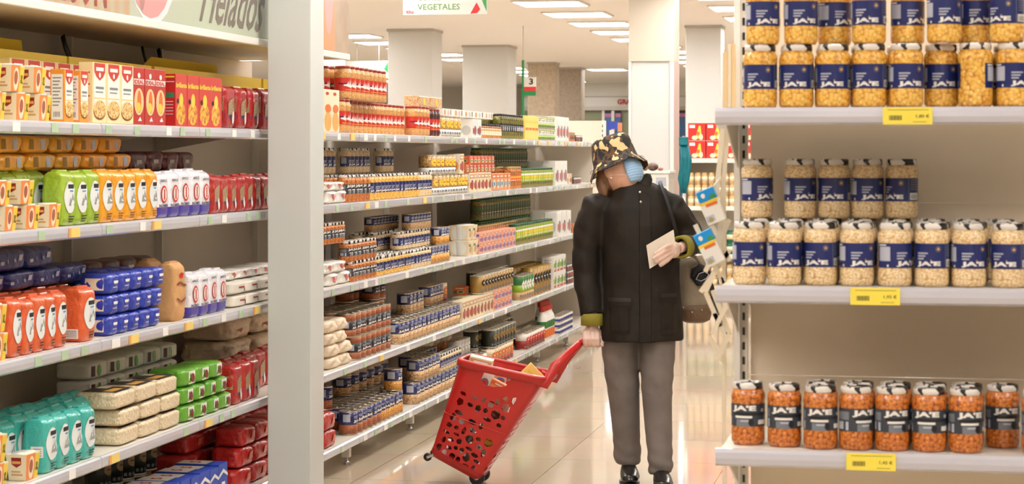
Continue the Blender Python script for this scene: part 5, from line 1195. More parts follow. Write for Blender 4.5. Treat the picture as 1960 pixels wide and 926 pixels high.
HOL = [(305,435,1.2,.7),(285,478,1.3,1.5),(370,460,1.3,.7),(340,495,1.1,.9),(418,468,.8,1.2),(385,515,1,1.5),(457,490,1,1.5),(425,525,.9,.9),(495,475,.8,1.4),(540,460,.9,.9),(538,510,1.4,1.6),(583,465,.7,1.7),(480,548,1.5,1.6),(522,562,.8,.8),(497,605,.9,.8),(432,573,1.5,.8),(275,540,1.5,.8),(243,565,1.1,1.4),(292,588,1.1,1),(350,590,1.6,1),(400,612,.8,1.2),(220,607,1.1,1.1),(262,622,.8,.8),(205,648,1.2,.6),(258,660,1.2,.6),(302,640,.8,1.6),(352,637,1.2,.9),(187,690,.9,1.2),(227,690,1.2,.9),(275,697,1,1.2),(332,685,1.5,1.5),(382,683,1,.8),(437,700,1.5,1.8),(160,732,1,1.5),(190,762,1,1.1),(218,735,1,.8),(255,735,.7,.8),(288,747,.8,1.2),(330,738,1.3,.6),(385,727,1.2,.9),(408,758,.8,1.5),(235,778,1.1,1.2),(265,797,.8,1.3),(312,785,1.3,1.7),(358,772,1.4,.8),(372,808,1.2,.7),(310,832,1.3,.7),(350,847,.8,1.4)]
hr = random.Random(5)
def to_xz(px, py):
    dx, dy = px-868, py-892; return (dx*.891+dy*.454)/414, (dx*.454-dy*.891)/414
def prism(q, pts, lo, hi, ax):
    n = len(pts); ar = sum(pts[i][0]*pts[(i+1) % n][1]-pts[(i+1) % n][0]*pts[i][1] for i in range(n))
    if (ar > 0) == (ax == 'y'): pts = pts[::-1]
    if ax == 'y': v = [(x, lo, z) for x, z in pts]+[(x, hi, z) for x, z in pts]
    else: v = [(lo, y, z) for y, z in pts]+[(hi, y, z) for y, z in pts]
    q.add(v, [tuple(range(n))[::-1], tuple(range(n, 2*n))]+[(i, (i+1) % n, (i+1) % n+n, i+n) for i in range(n)], m_bred)
def blob(cx, cz, rx, rz, sc=1):
    n = hr.choice((5, 6, 6, 7)); a0 = hr.uniform(0, 6)
    return [(cx+rx*sc*math.cos(a0+2*PI*i/n)*hr.uniform(.8, 1.1), cz+rz*sc*math.sin(a0+2*PI*i/n)*hr.uniform(.8, 1.1)) for i in range(n)]
cf, cb, cr_, cl = MB(), MB(), MB(), MB()
for zx, zy, a, b2 in HOL:
    x, z = to_xz(780+zx/2.841, 600+zy/2.841)
    pts = blob(x, z, .0155*a, .0142*b2); prism(cf, pts, -.3, -.03, 'y'); prism(cb, [(p[0]*.97, p[1]) for p in pts], .03, .3, 'y')
hh = [to_xz(*p) for p in ((929, 711), (956, 718), (983, 718), (977, 729), (969, 738), (945, 739), (930, 736), (921, 729))]
prism(cf, hh, -.3, -.03, 'y'); prism(cb, hh, .03, .3, 'y')
for j in range(11):
    for i in range(5):
        y = -.072+i*.036+(.012 if j % 2 else -.004)+hr.uniform(-.004, .004); z = .05+j*.036+hr.uniform(-.005, .005)
        if abs(y) < .082+z*.08: prism(cr_, blob(y, z, .011, .013), .03, .4, 'x'); prism(cl, blob(y, z, .011, .013), -.4, -.03, 'x')
so = shell().build('tmp'); cut = []
for q in (cf, cb, cr_, cl):
    co = q.build('cut'); cut.append(co); md = so.modifiers.new('b', 'BOOLEAN'); md.operation = 'DIFFERENCE'; md.solver = 'EXACT'; md.object = co
me = freeze(so, 'basket_body')
for co in cut: bpy.data.objects.remove(co)
link('basket_body', me, cart)
# rim band
na = 64; v = []; f = []
for t, off in ((.925, .001), (.93, .011), (.985, .014), (1.0, .012), (1.005, -.006), (.985, -.0065)):
    for i in range(na): v.append(rc(t, 2*PI*i/na, off))
for j in range(6):
    for i in range(na): i2 = (i+1) % na; f.append((j*na+i, j*na+i2, ((j+1) % 6)*na+i2, ((j+1) % 6)*na+i))
MB().add(v, f, m_bred, True).build('rim', cart)
q = MB()
for t in (.43,): q.tube([rc(t+.0*i, PI+PI*i/24, .001) for i in range(1, 24)], .0025, m_bred, 6)
q.build('moulded_rib', cart)
# foot skirt, wheels
q = MB(); v = []; f = []
for z, k in ((-.018, .9), (0, 1.0), (.02, 1.02)):
    for i in range(na): x, y, _ = rc(0, 2*PI*i/na, .002); v.append((x*k, y*k, z+.0015))
for j in range(2):
    for i in range(na): i2 = (i+1) % na; f.append((j*na+i, j*na+i2, (j+1)*na+i2, (j+1)*na+i))
f.append(tuple(range(na))[::-1]); f.append(tuple(range(2*na, 3*na))); q.add(v, f, m_bred2); q.build('base_skirt', cart)
for y in (-.062, .062):
    w = MB(); pts = [(.026, -.014), (.034, -.012), (.0365, -.006), (.0365, .006), (.034, .012), (.026, .014)]
    v = []; f = []; n = 24
    for r, yy in pts:
        for i in range(n): v.append((.112+r*math.cos(2*PI*i/n), y+yy, -.008+r*math.sin(2*PI*i/n)))
    for j in range(5):
        for i in range(n): f.append((j*n+i, j*n+(i+1) % n, (j+1)*n+(i+1) % n, (j+1)*n+i))
    f.append(tuple(range(n))[::-1]); f.append(tuple(range(5*n, 6*n))); w.add(v, f, m_dark, True)
    wo = w.build('large_wheel', cart)
    h_ = MB(); h_.tube([(.112, y-.017, -.008), (.112, y+.017, -.008)], .012, m_gry, 12); h_.build('hub', wo)
for y in (-.07, .07):
    w = MB(); n = 18; v = []; f = []
    for r, yy in ((.012, -.008), (.019, -.006), (.019, .006), (.012, .008)):
        for i in range(n): v.append((-.135+r*math.cos(2*PI*i/n), y+yy, -.034+r*math.sin(2*PI*i/n)))
    for j in range(3):
        for i in range(n): f.append((j*n+i, j*n+(i+1) % n, (j+1)*n+(i+1) % n, (j+1)*n+i))
    f.append(tuple(range(n))[::-1]); f.append(tuple(range(3*n, 4*n))); w.add(v, f, m_dark, True); wo = w.build('small_caster', cart)
    b_ = MB()
    for s_ in (-1, 1): b_.bar((-.112, y+s_*.011, -.008), (-.136, y+s_*.011, -.036), .003, .012, m_chrome)
    b_.build('fork', wo)
# handle: two arms meeting at the grip
XH, YH = -1.53, 9.842
HP = Mi @ Vector((Xat(1112, YH), YH, zat(655, XH, YH)))
GP = Mi @ Vector((Xat(1141, YH), YH, zat(645, XH, YH)))
q = MB()
for y in (-.128, .128):
    r0 = Vector((.196, y, .535)); r1 = Vector((.2, y, .60)); mid = Vector((HP.x*.45+.2*.55, (y*.8+HP.y*.2), HP.z*.45+.6*.55))
    q.tube([(.14, y, .525), r0+Vector((.012, 0, 0)), r1*.6+mid*.4, mid, HP*.8+mid*.2, HP], [(.011, .02), (.012, .022), (.011, .024), (.01, .02), (.01, .018), (.01, .016)], m_bred, 12, up=(0, 1, 0))
q.build('handle_arm', cart)
MB().tube([HP-(GP-HP)*.2, HP, GP], [.013, .0165, .0165], m_bred, 16).build('grip', cart)
MB().bar((.205, -.12, .56), (.205, .12, .56), .02, .03, m_bred2).build('handle_hinge', cart)
# things in the basket
def incart(p, lx, ly, lz, rx, ry, rz, lab, cat, sc=(1, 1, 1)):
    o = put(p, (0, 0, 0), 0, lab, cat, 'groceries in the basket', sc)
    M = Mc @ Matrix.Translation((lx, ly, lz)) @ Matrix.Rotation(rz, 4, 'Z') @ Matrix.Rotation(rx, 4, 'X') @ Matrix.Rotation(ry, 4, 'Y')
    o.location = M.translation; o.rotation_euler = M.to_euler(); return o
incart(B_paella, -.105, .045, .375, .05, -.25, .1, 'cream picture carton poking out at the left of the red basket', 'carton', (1, .8, .9))
incart(B_colour, -.01, .02, .41, .1, -.3, .3, 'pale folded packet beside the carton in the red basket', 'packet', (.6, .7, 1))
incart(B_yellow, .09, -.01, .43, -.1, .35, .2, 'bright yellow box standing in the red basket', 'box', (.6, .6, .8))
incart(B_peach, .03, -.075, .36, 0, .0, -.0, 'peach box lying behind the hand opening of the red basket', 'box', (.9, .5, .8))
for i_, (z_, s_) in enumerate(((.022, .66), (.225, 1.0))): incart(L_brown, 0, .0, z_, 0, 0, .0, ('dark bag at the very bottom of the red basket', 'dark bag halfway up inside the red basket')[i_], 'bag', (s_, .88, 1))
incart(L_flat, 0, .0, .30, 0, 0, .0, 'flat ivory pack deep inside the red basket', 'pack', (.9, .6, 1.2))
incart(B_white, -.06, -.06, .365, .0, -.0, .0, 'white box behind the hand opening of the red basket', 'box', (.45, .4, .5))
incart(B_small, -.06, .0, .09, 0, 0, 0, 'dark box under the bags in the red basket', 'box', (1.1, 1.6, 2.3))
incart(T_nut, .06, .0, .095, 0, 0, .4, 'small tin at the bottom of the red basket', 'tin')
# ------------------------------------------------------------------ the shopper
PX, PY = -1.317, 9.93
per = empty('person', (PX, PY, 0), TH, 'person in dark coat, camouflage bucket hat and blue mask, pulling the basket', 'person')
Mp = Matrix.Translation((PX, PY, 0)) @ Matrix.Rotation(TH, 4, 'Z')
m_skin = mat('skin', (222, 172, 144), .5, spec=.4); m_coat = mat('waxed_coat', (38, 32, 25), .6, spec=.28, mott=(14, (30, 25, 20)))
m_olive = mat('olive_lining', (132, 122, 32), .75); m_trs = mat('grey_trousers', (122, 114, 108), .85, bump=(260, .3), bumpd=.001, mott=(9, (112, 104, 98)))
m_hair = mat('brown_hair', (118, 82, 54), .45, bump=(160, .6), bumpd=.003); m_mask = mat('mask_blue', (160, 200, 236), .7)
nt = m_mask.node_tree; tc = nt.nodes.new('ShaderNodeTexCoord'); wv = nt.nodes.new('ShaderNodeTexWave'); wv.bands_direction = 'Z'; wv.inputs['Scale'].default_value = 26; wv.inputs['Distortion'].default_value = 1
bp = nt.nodes.new('ShaderNodeBump'); bp.inputs['Strength'].default_value = .35; bp.inputs['Distance'].default_value = .004
nt.links.new(tc.outputs['Object'], wv.inputs[0]); nt.links.new(wv.outputs['Fac'], bp.inputs['Height']); nt.links.new(bp.outputs['Normal'], nt.nodes['Principled BSDF'].inputs['Normal'])
m_camo = mat('camouflage_cloth', (40, 36, 36), .75); nt = m_camo.node_tree; b = nt.nodes['Principled BSDF']
tc = nt.nodes.new('ShaderNodeTexCoord'); n1 = nt.nodes.new('ShaderNodeTexNoise'); n1.inputs['Scale'].default_value = 23; n1.inputs['Detail'].default_value = 1.2
n2 = nt.nodes.new('ShaderNodeTexNoise'); n2.inputs['Scale'].default_value = 25; n2.inputs['Detail'].default_value = 1.2; mp = nt.nodes.new('ShaderNodeMapping'); mp.inputs['Location'].default_value = (3.1, 1.7, 5.2)
r1 = nt.nodes.new('ShaderNodeValToRGB'); r1.color_ramp.interpolation = 'CONSTANT'; r1.color_ramp.elements[1].position = .505; r1.color_ramp.elements[0].color = rgb((34, 32, 34)); r1.color_ramp.elements[1].color = rgb((98, 68, 40))
e = r1.color_ramp.elements.new(.475); e.color = rgb((66, 62, 60)); e = r1.color_ramp.elements.new(.60); e.color = rgb((36, 33, 34))
r2 = nt.nodes.new('ShaderNodeValToRGB'); r2.color_ramp.interpolation = 'CONSTANT'; r2.color_ramp.elements[1].position = .575; r2.color_ramp.elements[0].color = (0, 0, 0, 1); r2.color_ramp.elements[1].color = (1, 1, 1, 1)
mx = nt.nodes.new('ShaderNodeMix'); mx.data_type = 'RGBA'; mx.inputs[7].default_value = rgb((226, 194, 140)); L = nt.links.new
L(tc.outputs['Object'], n1.inputs['Vector']); L(tc.outputs['Object'], mp.inputs[0]); L(mp.outputs[0], n2.inputs['Vector']); L(n1.outputs['Fac'], r1.inputs['Fac']); L(n2.outputs['Fac'], r2.inputs['Fac'])
L(r2.outputs['Color'], mx.inputs[0]); L(r1.outputs['Color'], mx.inputs[6]); L(mx.outputs[2], b.inputs['Base Color'])
m_glove = mat('clear_glove', (250, 240, 235), .22, alpha=.32, coat=.3); m_blackc = mat('black_cloth', (20, 19, 20), .6); m_shoe = mat('black_leather', (18, 17, 18), .25, coat=.4)
Hc = Vector((-.079, -.005, 1.468)); RH = (Matrix.Rotation(math.radians(50), 3, 'Z') @ Matrix.Rotation(math.radians(-20), 3, 'X'))
HM = Matrix.Translation(Hc) @ RH.to_4x4()
hp = lambda x, y, z: Hc+RH @ Vector((x, y, z))
def union(q, name, vox, smooth=2, fn=None):
    """the closed volumes in q fused into one continuous surface"""
    o = q.build('tmp'); md = o.modifiers.new('r', 'REMESH'); md.mode = 'VOXEL'; md.voxel_size = vox; md.use_smooth_shade = True
    if smooth: sm = o.modifiers.new('s', 'SMOOTH'); sm.factor = .5; sm.iterations = smooth
    m = q.mats[0]; me = freeze(o, name)
    if fn:
        ns = [Vector(v.normal) for v in me.vertices]
        for v, n in zip(me.vertices, ns): v.co = v.co+n*fn(v.co)
    me.materials.clear(); me.materials.append(m)
    me.polygons.foreach_set('use_smooth', [True]*len(me.polygons)); me.update(); return me
def hand_right(q, m, g=0):
    q.tube([(-.2, -.035, .8), (-.2, -.036, .745), (-.2, -.038, .72)], [(.021+g, .026+g), (.019+g, .025+g), (.02+g, .03+g)], m, 14)
    q.ball((-.203, -.042, .700), (.041+g, .02+g, .033+g), m)
    for i, (x, ln) in enumerate(((-.236, .9), (-.216, 1), (-.196, 1.0), (-.177, .85))):
        q.tube([(x*.6-.082, -.045, .715), (x, -.060, .697), (x, -.0745, .675), (x+.002, -.070, .652), (x+.004, -.052, .640)], [.0105+g, .0102+g, .0095+g, .009+g, .0078+g], m, 10)
    q.tube([(-.172, -.03, .712), (-.158, -.032, .690), (-.155, -.046, .662), (-.158, -.056, .640)], [.012+g, .0115+g, .0102+g, .009+g], m, 10)
def hand_left(q, m, g=0):
    q.tube([(.26, -.03, 1.118), (.215, -.105, 1.106), (.195, -.135, 1.1)], [.03+g, .024+g, .024+g], m, 14)
    q.ball((.168, -.163, 1.093), (.036+g, .026+g, .038+g), m, Matrix.Rotation(math.radians(35), 3, 'Z'))
    for pts in (((.158, -.18, 1.118), (.128, -.205, 1.108), (.098, -.208, 1.088), (.078, -.204, 1.074)), ((.155, -.182, 1.1), (.122, -.210, 1.086), (.092, -.212, 1.066), (.07, -.206, 1.052)),
                ((.155, -.182, 1.082), (.126, -.208, 1.066), (.099, -.211, 1.048), (.080, -.206, 1.036)), ((.158, -.178, 1.066), (.136, -.203, 1.047), (.114, -.207, 1.031), (.1, -.203, 1.022))):
        q.tube(pts, [.0105+g, .0098+g, .0088+g, .0076+g], m, 10)
    q.tube([(.17, -.148, 1.118), (.145, -.158, 1.128), (.118, -.168, 1.124), (.098, -.172, 1.115)], [.012+g, .0112+g, .0102+g, .0085+g], m, 10)
q = MB()
q.ball(Hc, (.075, .094, .112), m_skin, RH, 24, 18); q.ball(hp(0, -.03, -.062), (.052, .062, .056), m_skin, RH); q.ball(hp(0, -.098, -.018), (.012, .018, .026), m_skin, RH)
for s_ in (-1, 1): q.ball(hp(s_*.076, .008, -.018), (.011, .02, .031), m_skin, RH); q.ball(hp(s_*.03, -.08, .022), (.022, .014, .008), m_skin, RH)
q.ball(hp(0, -.092, -.062), (.024, .012, .008), m_skin, RH)
q.tube([hp(0, .01, -.05), (-.055, .02, 1.36), (-.03, .03, 1.27)], [.052, .052, .06], m_skin, 16)
q.tube([(0, .02, .78), (.01, .02, .95), (.0, .02, 1.1), (-.01, .02, 1.25), (-.02, .02, 1.32)], [(.09, .14), (.085, .12), (.09, .13), (.085, .14), (.06, .1)], m_skin, 20)
q.tube([(-.1, .0, 1.28), (-.175, .003, 1.25), (-.222, .008, 1.05), (-.214, -.012, .89), (-.2, -.035, .74)], [.045, .04, .034, .03, .024], m_skin, 14)
q.tube([(.1, .0, 1.28), (.165, 0, 1.25), (.255, .03, 1.12), (.262, .01, 1.118), (.215, -.105, 1.106)], [.05, .046, .038, .036, .026], m_skin, 14)
for pts in (((-.06, .02, .85), (-.055, .03, .5), (-.035, .06, .2), (-.025, .08, .08)), ((.08, .0, .85), (.1, -.04, .5), (.108, -.1, .2), (.113, -.13, .08))):
    q.tube(pts, [.08, .056, .04, .032], m_skin, 14); fx, fy, _ = pts[-1]
    q.tube([(fx, fy+.02, .05), (fx, fy-.05, .045), (fx, fy-.13, .035)], [(.028, .03), (.025, .034), (.016, .03)], m_skin, 12, up=(0, 0, 1))
hand_right(q, m_skin); hand_left(q, m_skin)
link('body', union(q, 'body', .0042, 1), per)
q = MB(); hand_right(q, m_glove, .0022); g1 = link('glove', union(q, 'glove', .004, 1), per); g1['label'] = 'clear plastic glove on the basket hand'
q = MB(); hand_left(q, m_glove, .0022); g1 = link('glove', union(q, 'glove', .004, 1), per); g1['label'] = 'clear plastic glove on the paper hand'
# coat
SEC = [(.03, .665, .200, .150), (.029, .76, .194, .146), (.03, .9, .184, .14), (.025, 1.05, .176, .134), (.015, 1.2, .176, .128), (.004, 1.29, .182, .112), (-.004, 1.335, .155, .1), (-.018, 1.375, .1, .085), (-.024, 1.405, .072, .072)]
def sec(z):
    z = max(SEC[0][1], min(SEC[-1][1], z))
    for a, b2 in zip(SEC, SEC[1:]):
        if z <= b2[1]: t = (z-a[1])/(b2[1]-a[1]); return [a[i]+(b2[i]-a[i])*t for i in (0, 2, 3)]
def cfront(x, z, o=0):
    cx, rx, ry = sec(z); k = max(-.98, min(.98, (x-cx)/rx)); return (x, -ry*math.sqrt(1-k*k)-o, z)
q = MB(); q.tube([(a, 0, z) for a, z, rx, ry in SEC], [(ry, rx) for a, z, rx, ry in SEC], m_coat, 48)
q.tube([(-.12, .005, 1.325), (-.178, .005, 1.29), (-.212, .005, 1.2), (-.226, .01, 1.08), (-.226, .008, .97), (-.212, -.015, .87), (-.2, -.032, .785)], [.05, .068, .069, .064, .062, .057, .052], m_coat, 24)
q.tube([(.12, .005, 1.325), (.176, .005, 1.285), (.222, .02, 1.21), (.262, .03, 1.135), (.262, .0, 1.112), (.238, -.06, 1.108), (.222, -.092, 1.106)], [.05, .066, .066, .062, .058, .054, .05], m_coat, 24)
def fold(p):
    a = .008*noise.noise(Vector((p.x*9, p.y*9, p.z*5)))+.0035*noise.noise(Vector((p.x*25, p.y*25, p.z*14)))
    if abs(p.x) > .17 and p.z > .75: a += .005*math.sin(p.z*55+p.x*40+3*noise.noise(p*12))*(.5+noise.noise(p*7))
    return a+.0015*math.sin(p.x*38+2*noise.noise(p*5))*(1.3-p.z)
coat = link('coat', union(q, 'coat', .007, 3, fold), per)
cx = .04
q = MB(); n = 26; v = []; f = []
for i in range(n+1):
    z = 1.36-(1.36-.668)*i/n
    for x, o in ((cx-.027, .001), (cx-.025, .0075), (cx+.025, .0075), (cx+.027, .001)): v.append(cfront(x, z, o))
for i in range(n):
    for k in range(3): f.append((i*4+k, (i+1)*4+k, (i+1)*4+k+1, i*4+k+1))
q.add(v, f, m_coat, False); q.build('placket', coat)
for x0, x1, z0, z1 in ((-.125, -.03, .70, .865), (.115, .185, .70, .885)):
    q = MB(); v = []; f = []; n = 8
    for j in range(n+1):
        for i in range(n+1):
            e = .009 if 0 < i < n and 0 < j < n else .001
            v.append(cfront(x0+(x1-x0)*i/n, z0+(z1-z0)*j/n, e))
    for j in range(n):
        for i in range(n): a = j*(n+1)+i; f.append((a, a+1, a+n+2, a+n+1))
    q.add(v, f, m_coat); pk = q.build('pocket', coat)
    q = MB(); v = []; f = []
    for j in range(4):
        for i in range(n+1): v.append(cfront(x0-.003+(x1-x0+.006)*i/n, z1-.045+.05*j/3, .0125 if j in (1, 2) else .008 if j == 0 else .001))
    for j in range(3):
        for i in range(n): a = j*(n+1)+i; f.append((a, a+1, a+n+2, a+n+1))
    q.add(v, f, m_coat); q.build('pocket_flap', pk)
for x, z in ((.017, 1.357), (.02, 1.312)):
    q = MB(); q.ball(cfront(x, z, .010), (.0065, .004, .0065), m_chrome); q.build('snap_button', coat)
# standing collar
q = MB(); v = []; f = []; n = 28
def colp(i, lv, th):
    a = 2*PI*(i+.5)/n*.94+PI*-.44; r = (.071, .066)
    up = .05+.02*max(0, math.cos(a)); z = 1.37+lv*up
    return (-.022+(r[0]+th+lv*.004)*math.cos(a), .008+(r[1]+th)*math.sin(a), z)
for lv, th in ((-.6, .012), (.5, .013), (1, .008), (1, .0), (0, -.002), (-.6, -.004)):
    for i in range(n): v.append(colp(i, lv, th))
for j in range(6):
    for i in range(n-1): f.append((j*n+i, j*n+i+1, ((j+1) % 6)*n+i+1, ((j+1) % 6)*n+i))
f.append(tuple(j*n for j in range(6))); f.append(tuple(j*n+n-1 for j in range(6))[::-1])
q.add(v, f, m_coat, True); q.build('collar', coat)
q = MB(); q.tube([(.026, -.066, 1.365), (.045, -.058, 1.39), (.056, -.048, 1.42), (.06, -.038, 1.44)], [(.007, .03), (.008, .03), (.007, .024), (.004, .012)], m_coat, 14, up=(0, 1, 0)); q.build('collar_flap', coat)
def cuff(pts, rad, name, par):
    q = MB(); N = 24; pts = [Vector(p) for p in pts]; t = (pts[-1]-pts[0]).normalized(); a = Vector((0, 1, .2)); a = (a-t*a.dot(t)).normalized(); b2 = t.cross(a); v = []; f = []
    for p, r in ((pts[0], rad+.001), (pts[0]*.95+pts[1]*.05, rad+.006), (pts[1]*.95+pts[0]*.05, rad+.008), (pts[1], rad+.004), (pts[1]*.98+pts[0]*.02, rad-.006), (pts[0]*.7+pts[1]*.3, rad-.01)):
        for i in range(N): an = 2*PI*i/N; v.append(p+(a*math.cos(an)+b2*math.sin(an))*(r+.0015*math.sin(an*3)))
    for j in range(5):
        for i in range(N): f.append((j*N+i, j*N+(i+1) % N, (j+1)*N+(i+1) % N, (j+1)*N+i))
    q.add(v, f, m_olive, True); o = q.build(name, par); o['label'] = 'turned back olive lining cuff'
cuff([(-.2, -.032, .792), (-.2, -.034, .735)], .045, 'cuff', coat)
cuff([(.226, -.085, 1.107), (.199, -.132, 1.102)], .046, 'cuff', coat)
# trousers
q = MB()
q.tube([(-.055, .0, .84), (-.063, .015, .72), (-.07, .02, .66), (-.058, .03, .5), (-.047, .04, .38), (-.036, .06, .2), (-.03, .072, .11), (-.028, .076, .085)], [(.1, .09), (.104, .095), (.1, .092), (.086, .08), (.08, .073), (.072, .065), (.072, .064), (.068, .06)], m_trs, 28)
q.tube([(.095, .0, .84), (.1, -.005, .72), (.104, -.01, .66), (.1, -.04, .5), (.1, -.06, .38), (.107, -.1, .2), (.112, -.122, .09), (.113, -.126, .062)], [(.1, .09), (.104, .094), (.1, .087), (.086, .076), (.08, .069), (.072, .06), (.07, .058), (.066, .054)], m_trs, 28)
def tfold(p):
    a = .003*noise.noise(Vector((p.x*12, p.y*12, p.z*5)))
    if p.z < .26: a += .005*math.sin(p.z*95+p.x*30+2*noise.noise(p*9))*(1-p.z/.26)
    if .42 < p.z < .6: a += .002*math.sin(p.z*70+p.x*60)
    return a
link('trousers', union(q, 'trousers', .007, 3, tfold), per)
# shoes
for fx, fy in ((-.026, .07), (.114, -.135)):
    q = MB(); q.tube([(fx, fy+.055, .045), (fx, fy+.04, .05), (fx, fy-.01, .054), (fx, fy-.07, .044), (fx, fy-.13, .036), (fx-.002, fy-.18, .031), (fx-.002, fy-.2, .028)], [(.015, .02), (.035, .034), (.045, .038), (.036, .044), (.029, .046), (.022, .037), (.006, .014)], m_shoe, 20, up=(0, 0, 1))
    me = union(q, 'shoe', .005, 2); s_ = link('shoe', me, per)
    q = MB(); v = []; f = []; N = 28
    for z in (.0005, .014):
        for i in range(N):
            a = 2*PI*i/N; y = math.sin(a)*.13; w_ = .047 if y < .02 else .038
            v.append((fx+w_*math.cos(a), fy-.073+y, z))
    for i in range(N): f.append((i, (i+1) % N, N+(i+1) % N, N+i))
    f.append(tuple(range(N))[::-1]); f.append(tuple(range(N, 2*N))); q.add(v, f, m_dark); q.build('sole', s_)
    q = MB(); q.tube([(fx-.03, fy-.03, .083), (fx, fy-.04, .094), (fx+.03, fy-.03, .083)], .004, m_shoe, 8); q.build('shoe_strap', s_)
# hat (in the head's frame)
hat = bpy.data.objects.new('bucket_hat', None)
q = MB(); v = []; f = []; N = 56
prof = [(.0, .152), (.05, .152), (.078, .146), (.089, .132), (.094, .1), (.099, .065), (.103, .035), (.118, .02), (.134, .004), (.1365, .0005), (.134, -.001), (.117, .015), (.1, .03), (.095, .06), (.088, .12), (.0, .14)]
for r, z in prof:
    for i in range(N):
        a = 2*PI*i/N; wob = 1+.02*math.sin(3*a+1)+.012*math.sin(7*a); fl = (.014*math.sin(2*a+.6)+.007*math.sin(5*a))*(max(0, r-.1)/.035)
        nz_ = noise.noise(Vector((math.cos(a)*2, math.sin(a)*2, z*22)))*.006
        v.append((r*wob*math.cos(a)*.97+nz_*math.cos(a), r*wob*math.sin(a)*1.06+nz_*math.sin(a)+(.0), z+fl-(.018 if r > .11 and abs(math.cos(a)) > .6 else 0)*max(0, r-.1)/.035))
for j in range(len(prof)-1):
    for i in range(N): i2 = (i+1) % N; f.append((j*N+i, j*N+i2, (j+1)*N+i2, (j+1)*N+i))
q.add(v, f, m_camo, True); ho = q.build('bucket_hat', per); ho.matrix_local = HM
q = MB()
for r, z in ((.1, .036), (.126, .012)): q.tube([(r*1.006*math.cos(2*PI*i/40)*.975, r*1.006*math.sin(2*PI*i/40)*1.06, z) for i in range(41)], .0012, C('hat_stitching', (60, 50, 40)), 6)
q.build('stitching', ho)
# hair
q = MB(); q.ball((0, .046, .0), (.08, .06, .1), m_hair)
for s_ in (-1, 1): q.ball((s_*.054, .078, -.062), (.022, .028, .06), m_hair)
q.ball((0, .09, -.055), (.055, .026, .062), m_hair)
me = union(q, 'hair', .005, 2, lambda p: .003*noise.noise(Vector((p.x*60, p.y*60, p.z*8)))); h_ = link('hair', me, per); h_.matrix_local = HM
# mask
q = MB(); v = []; f = []; NU, NV = 24, 16
for j in range(NV+1):
    th = -1.35+2.7*j/NV
    for i in range(NU+1):
        ph = -1.4+2.8*i/NU; r = 1+.06*math.cos(2*ph)
        v.append((.061*math.sin(ph)*math.cos(th*.75)*r, -.068-.052*math.cos(ph)*math.cos(th*.9), -.034+.066*math.sin(th)))
for j in range(NV):
    for i in range(NU): a = j*(NU+1)+i; f.append((a, a+1, a+NU+2, a+NU+1))
q.add(v, f, m_mask, True); mo = q.build('face_mask', per); mo.matrix_local = HM
sd = mo.modifiers.new('thick', 'SOLIDIFY'); sd.thickness = .002; sd.offset = -1
q = MB()
for s_ in (-1, 1):
    q.tube([(s_*.056, -.078, -.01), (s_*.072, -.03, -.005), (s_*.085, .005, -.002)], .001, m_lw, 6); q.tube([(s_*.054, -.078, -.06), (s_*.07, -.03, -.045), (s_*.084, .008, -.035)], .001, m_lw, 6)
q.build('ear_loop', mo)
q = MB(); q.tube([(-.02, -.119, .012), (0, -.121, .014), (.02, -.119, .012)], .002, C('nose_wire', (120, 168, 214)), 6); q.build('nose_wire', mo)
for s_ in (-1, 1):
    q = MB(); q.ball((s_*.03, -.081, .008), (.0125, .0115, .008), m_lw); e_ = q.build('eye', per); e_.matrix_local = HM
    q = MB(); q.ball((s_*.03, -.0905, .008), (.005, .003, .005), m_dark); q.build('iris', e_)
q = MB(); q.ball((-.081, -.004, -.05), .0055, C('pearl', (240, 234, 220), .15, coat=.6)); o = q.build('earring', per); o.matrix_local = HM
# paper in hand
t = empty('paper_sheet', Mp @ Vector((.11, -.188, 1.1)), TH, 'folded white paper sheet held in the gloved hand', 'paper')
q = MB(); P4 = [(.166, 1.187), (.041, 1.115), (.056, 1.008), (.180, 1.08)]; v = []; f = []; n = 6
for k in (0, 1):
    for j in range(n+1):
        for i in range(n+1):
            a, b2 = i/n, j/n
            x = (P4[1][0]*(1-a)+P4[0][0]*a)*(1-b2)+(P4[2][0]*(1-a)+P4[3][0]*a)*b2; z = (P4[1][1]*(1-a)+P4[0][1]*a)*(1-b2)+(P4[2][1]*(1-a)+P4[3][1]*a)*b2
            v.append((x-.11, .008*math.sin(a*2.6)+.0008*k-.004, z-1.1))
m1 = (n+1)**2
for j in range(n):
    for i in range(n): a = j*(n+1)+i; f.append((a, a+n+1, a+n+2, a+1)); f.append((a+m1, a+m1+1, a+m1+n+2, a+m1+n+1))
q.add(v, f, mat('paper', (226, 214, 196), .7), True); q.build('sheet', t)
q = MB(); q.tube([(.108-.11, .0028, 1.152-1.1), (.12-.11, .0028, 1.046-1.1)], .0009, mat('paper', (0, 0, 0)), 6); q.build('fold_crease', t)
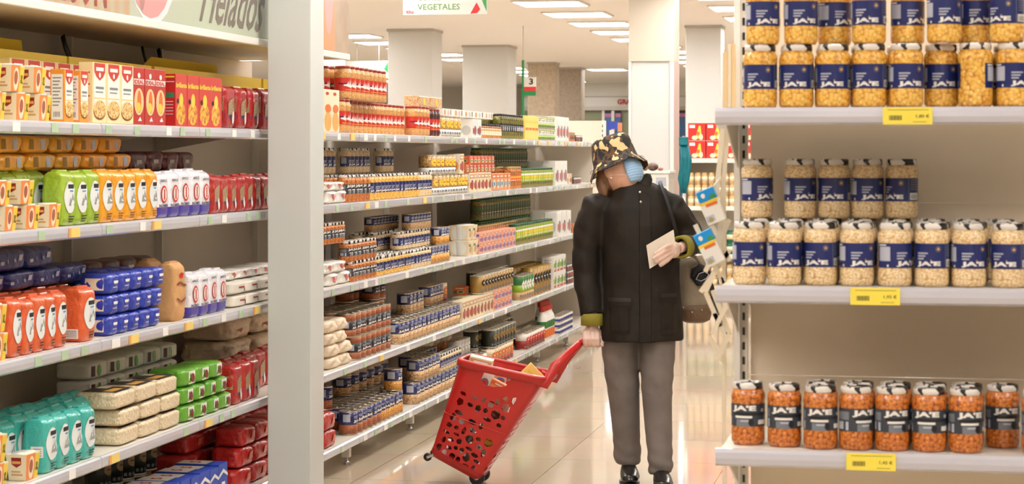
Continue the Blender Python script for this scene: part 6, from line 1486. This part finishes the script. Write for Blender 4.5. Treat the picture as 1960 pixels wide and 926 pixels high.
# shoulder bag
t = empty('shoulder_bag', Mp @ Vector((.27, .12, .735)), TH, 'taupe canvas shoulder bag with brown studded base beside the shopper', 'handbag')
m_canv = mat('taupe_canvas', (150, 136, 116), .8, bump=(120, .4), bumpd=.002, mott=(12, (136, 122, 102))); m_leat = mat('brown_leather', (112, 88, 66), .5, bump=(60, .3))
O = Vector((.27, .12, .735)); lp = lambda x, y, z: Vector((x+.008, y+.012, z))-O
q = MB(); q.tube([lp(.285, .12, .737), lp(.285, .12, .76), lp(.282, .12, .84), lp(.278, .12, .93), lp(.268, .12, 1.01), lp(.262, .12, 1.045)], [(.03, .045), (.055, .07), (.06, .082), (.055, .086), (.042, .082), (.02, .07)], m_canv, 32, up=(0, 1, 0))
bb = q.build('bag_body', t)
q = MB(); q.tube([lp(.285, .12, .735), lp(.285, .12, .748), lp(.284, .12, .80), lp(.283, .12, .822)], [(.026, .04), (.054, .07), (.0625, .083), (.0625, .084)], m_leat, 32, up=(0, 1, 0)); lb = q.build('leather_base', t)
for x, z in ((.225, .81), (.265, .79), (.31, .80)):
    q = MB(); q.ball(lp(x, .12-.0635*math.sqrt(max(.05, 1-((x-.284)/.084)**2)), z), .005, m_chrome); q.build('stud', lb)
q = MB(); q.tube([lp(.2, .07, 1.05), lp(.24, .065, 1.062), lp(.28, .062, 1.05), lp(.32, .066, 1.0), lp(.345, .075, .95)], [.006, .008, .008, .007, .006], m_canv, 10); q.build('rolled_edge', t)
q = MB(); q.tube([lp(.268, .06, .95), lp(.275, .055, .985), lp(.30, .052, 1.0), lp(.33, .055, .992), lp(.345, .06, .965)], [.012, .018, .02, .018, .01], m_blackc, 12)
q.tube([lp(.272, .058, .955), lp(.295, .055, .928), lp(.325, .055, .93), lp(.345, .06, .955)], [.012, .016, .017, .01], m_blackc, 12); q.ball(lp(.308, .06, .96), (.034, .012, .034), m_blackc); q.build('rolled_black_scarf', t)
q = MB(); q.tube([lp(.282, .04, .945), lp(.295, .034, .972), lp(.322, .034, .982), lp(.342, .04, .968)], .0022, m_lg, 6); q.tube([lp(.282, .04, .945), lp(.305, .034, .938), lp(.33, .036, .95), lp(.342, .04, .968)], .0022, m_lg, 6); q.build('scarf_piping', t)
q = MB(); q.tube([lp(.2, .05, 1.03), lp(.187, -.045, 1.08), lp(.18, -.11, 1.16), lp(.155, -.128, 1.25), lp(.13, -.118, 1.33), lp(.112, -.085, 1.38), lp(.11, .01, 1.405), lp(.125, .09, 1.35), lp(.16, .14, 1.2), lp(.21, .14, 1.04)], [(.003, .009)]*10, m_blackc, 10); q.build('shoulder_strap', t)
q = MB(); q.tube([lp(.33, .08, .98), lp(.36, .07, .9), lp(.372, .075, .82), lp(.40, .08, .74), lp(.425, .085, .68)], [(.003, .012)]*5, m_blackc, 10); q.build('loose_strap', t)
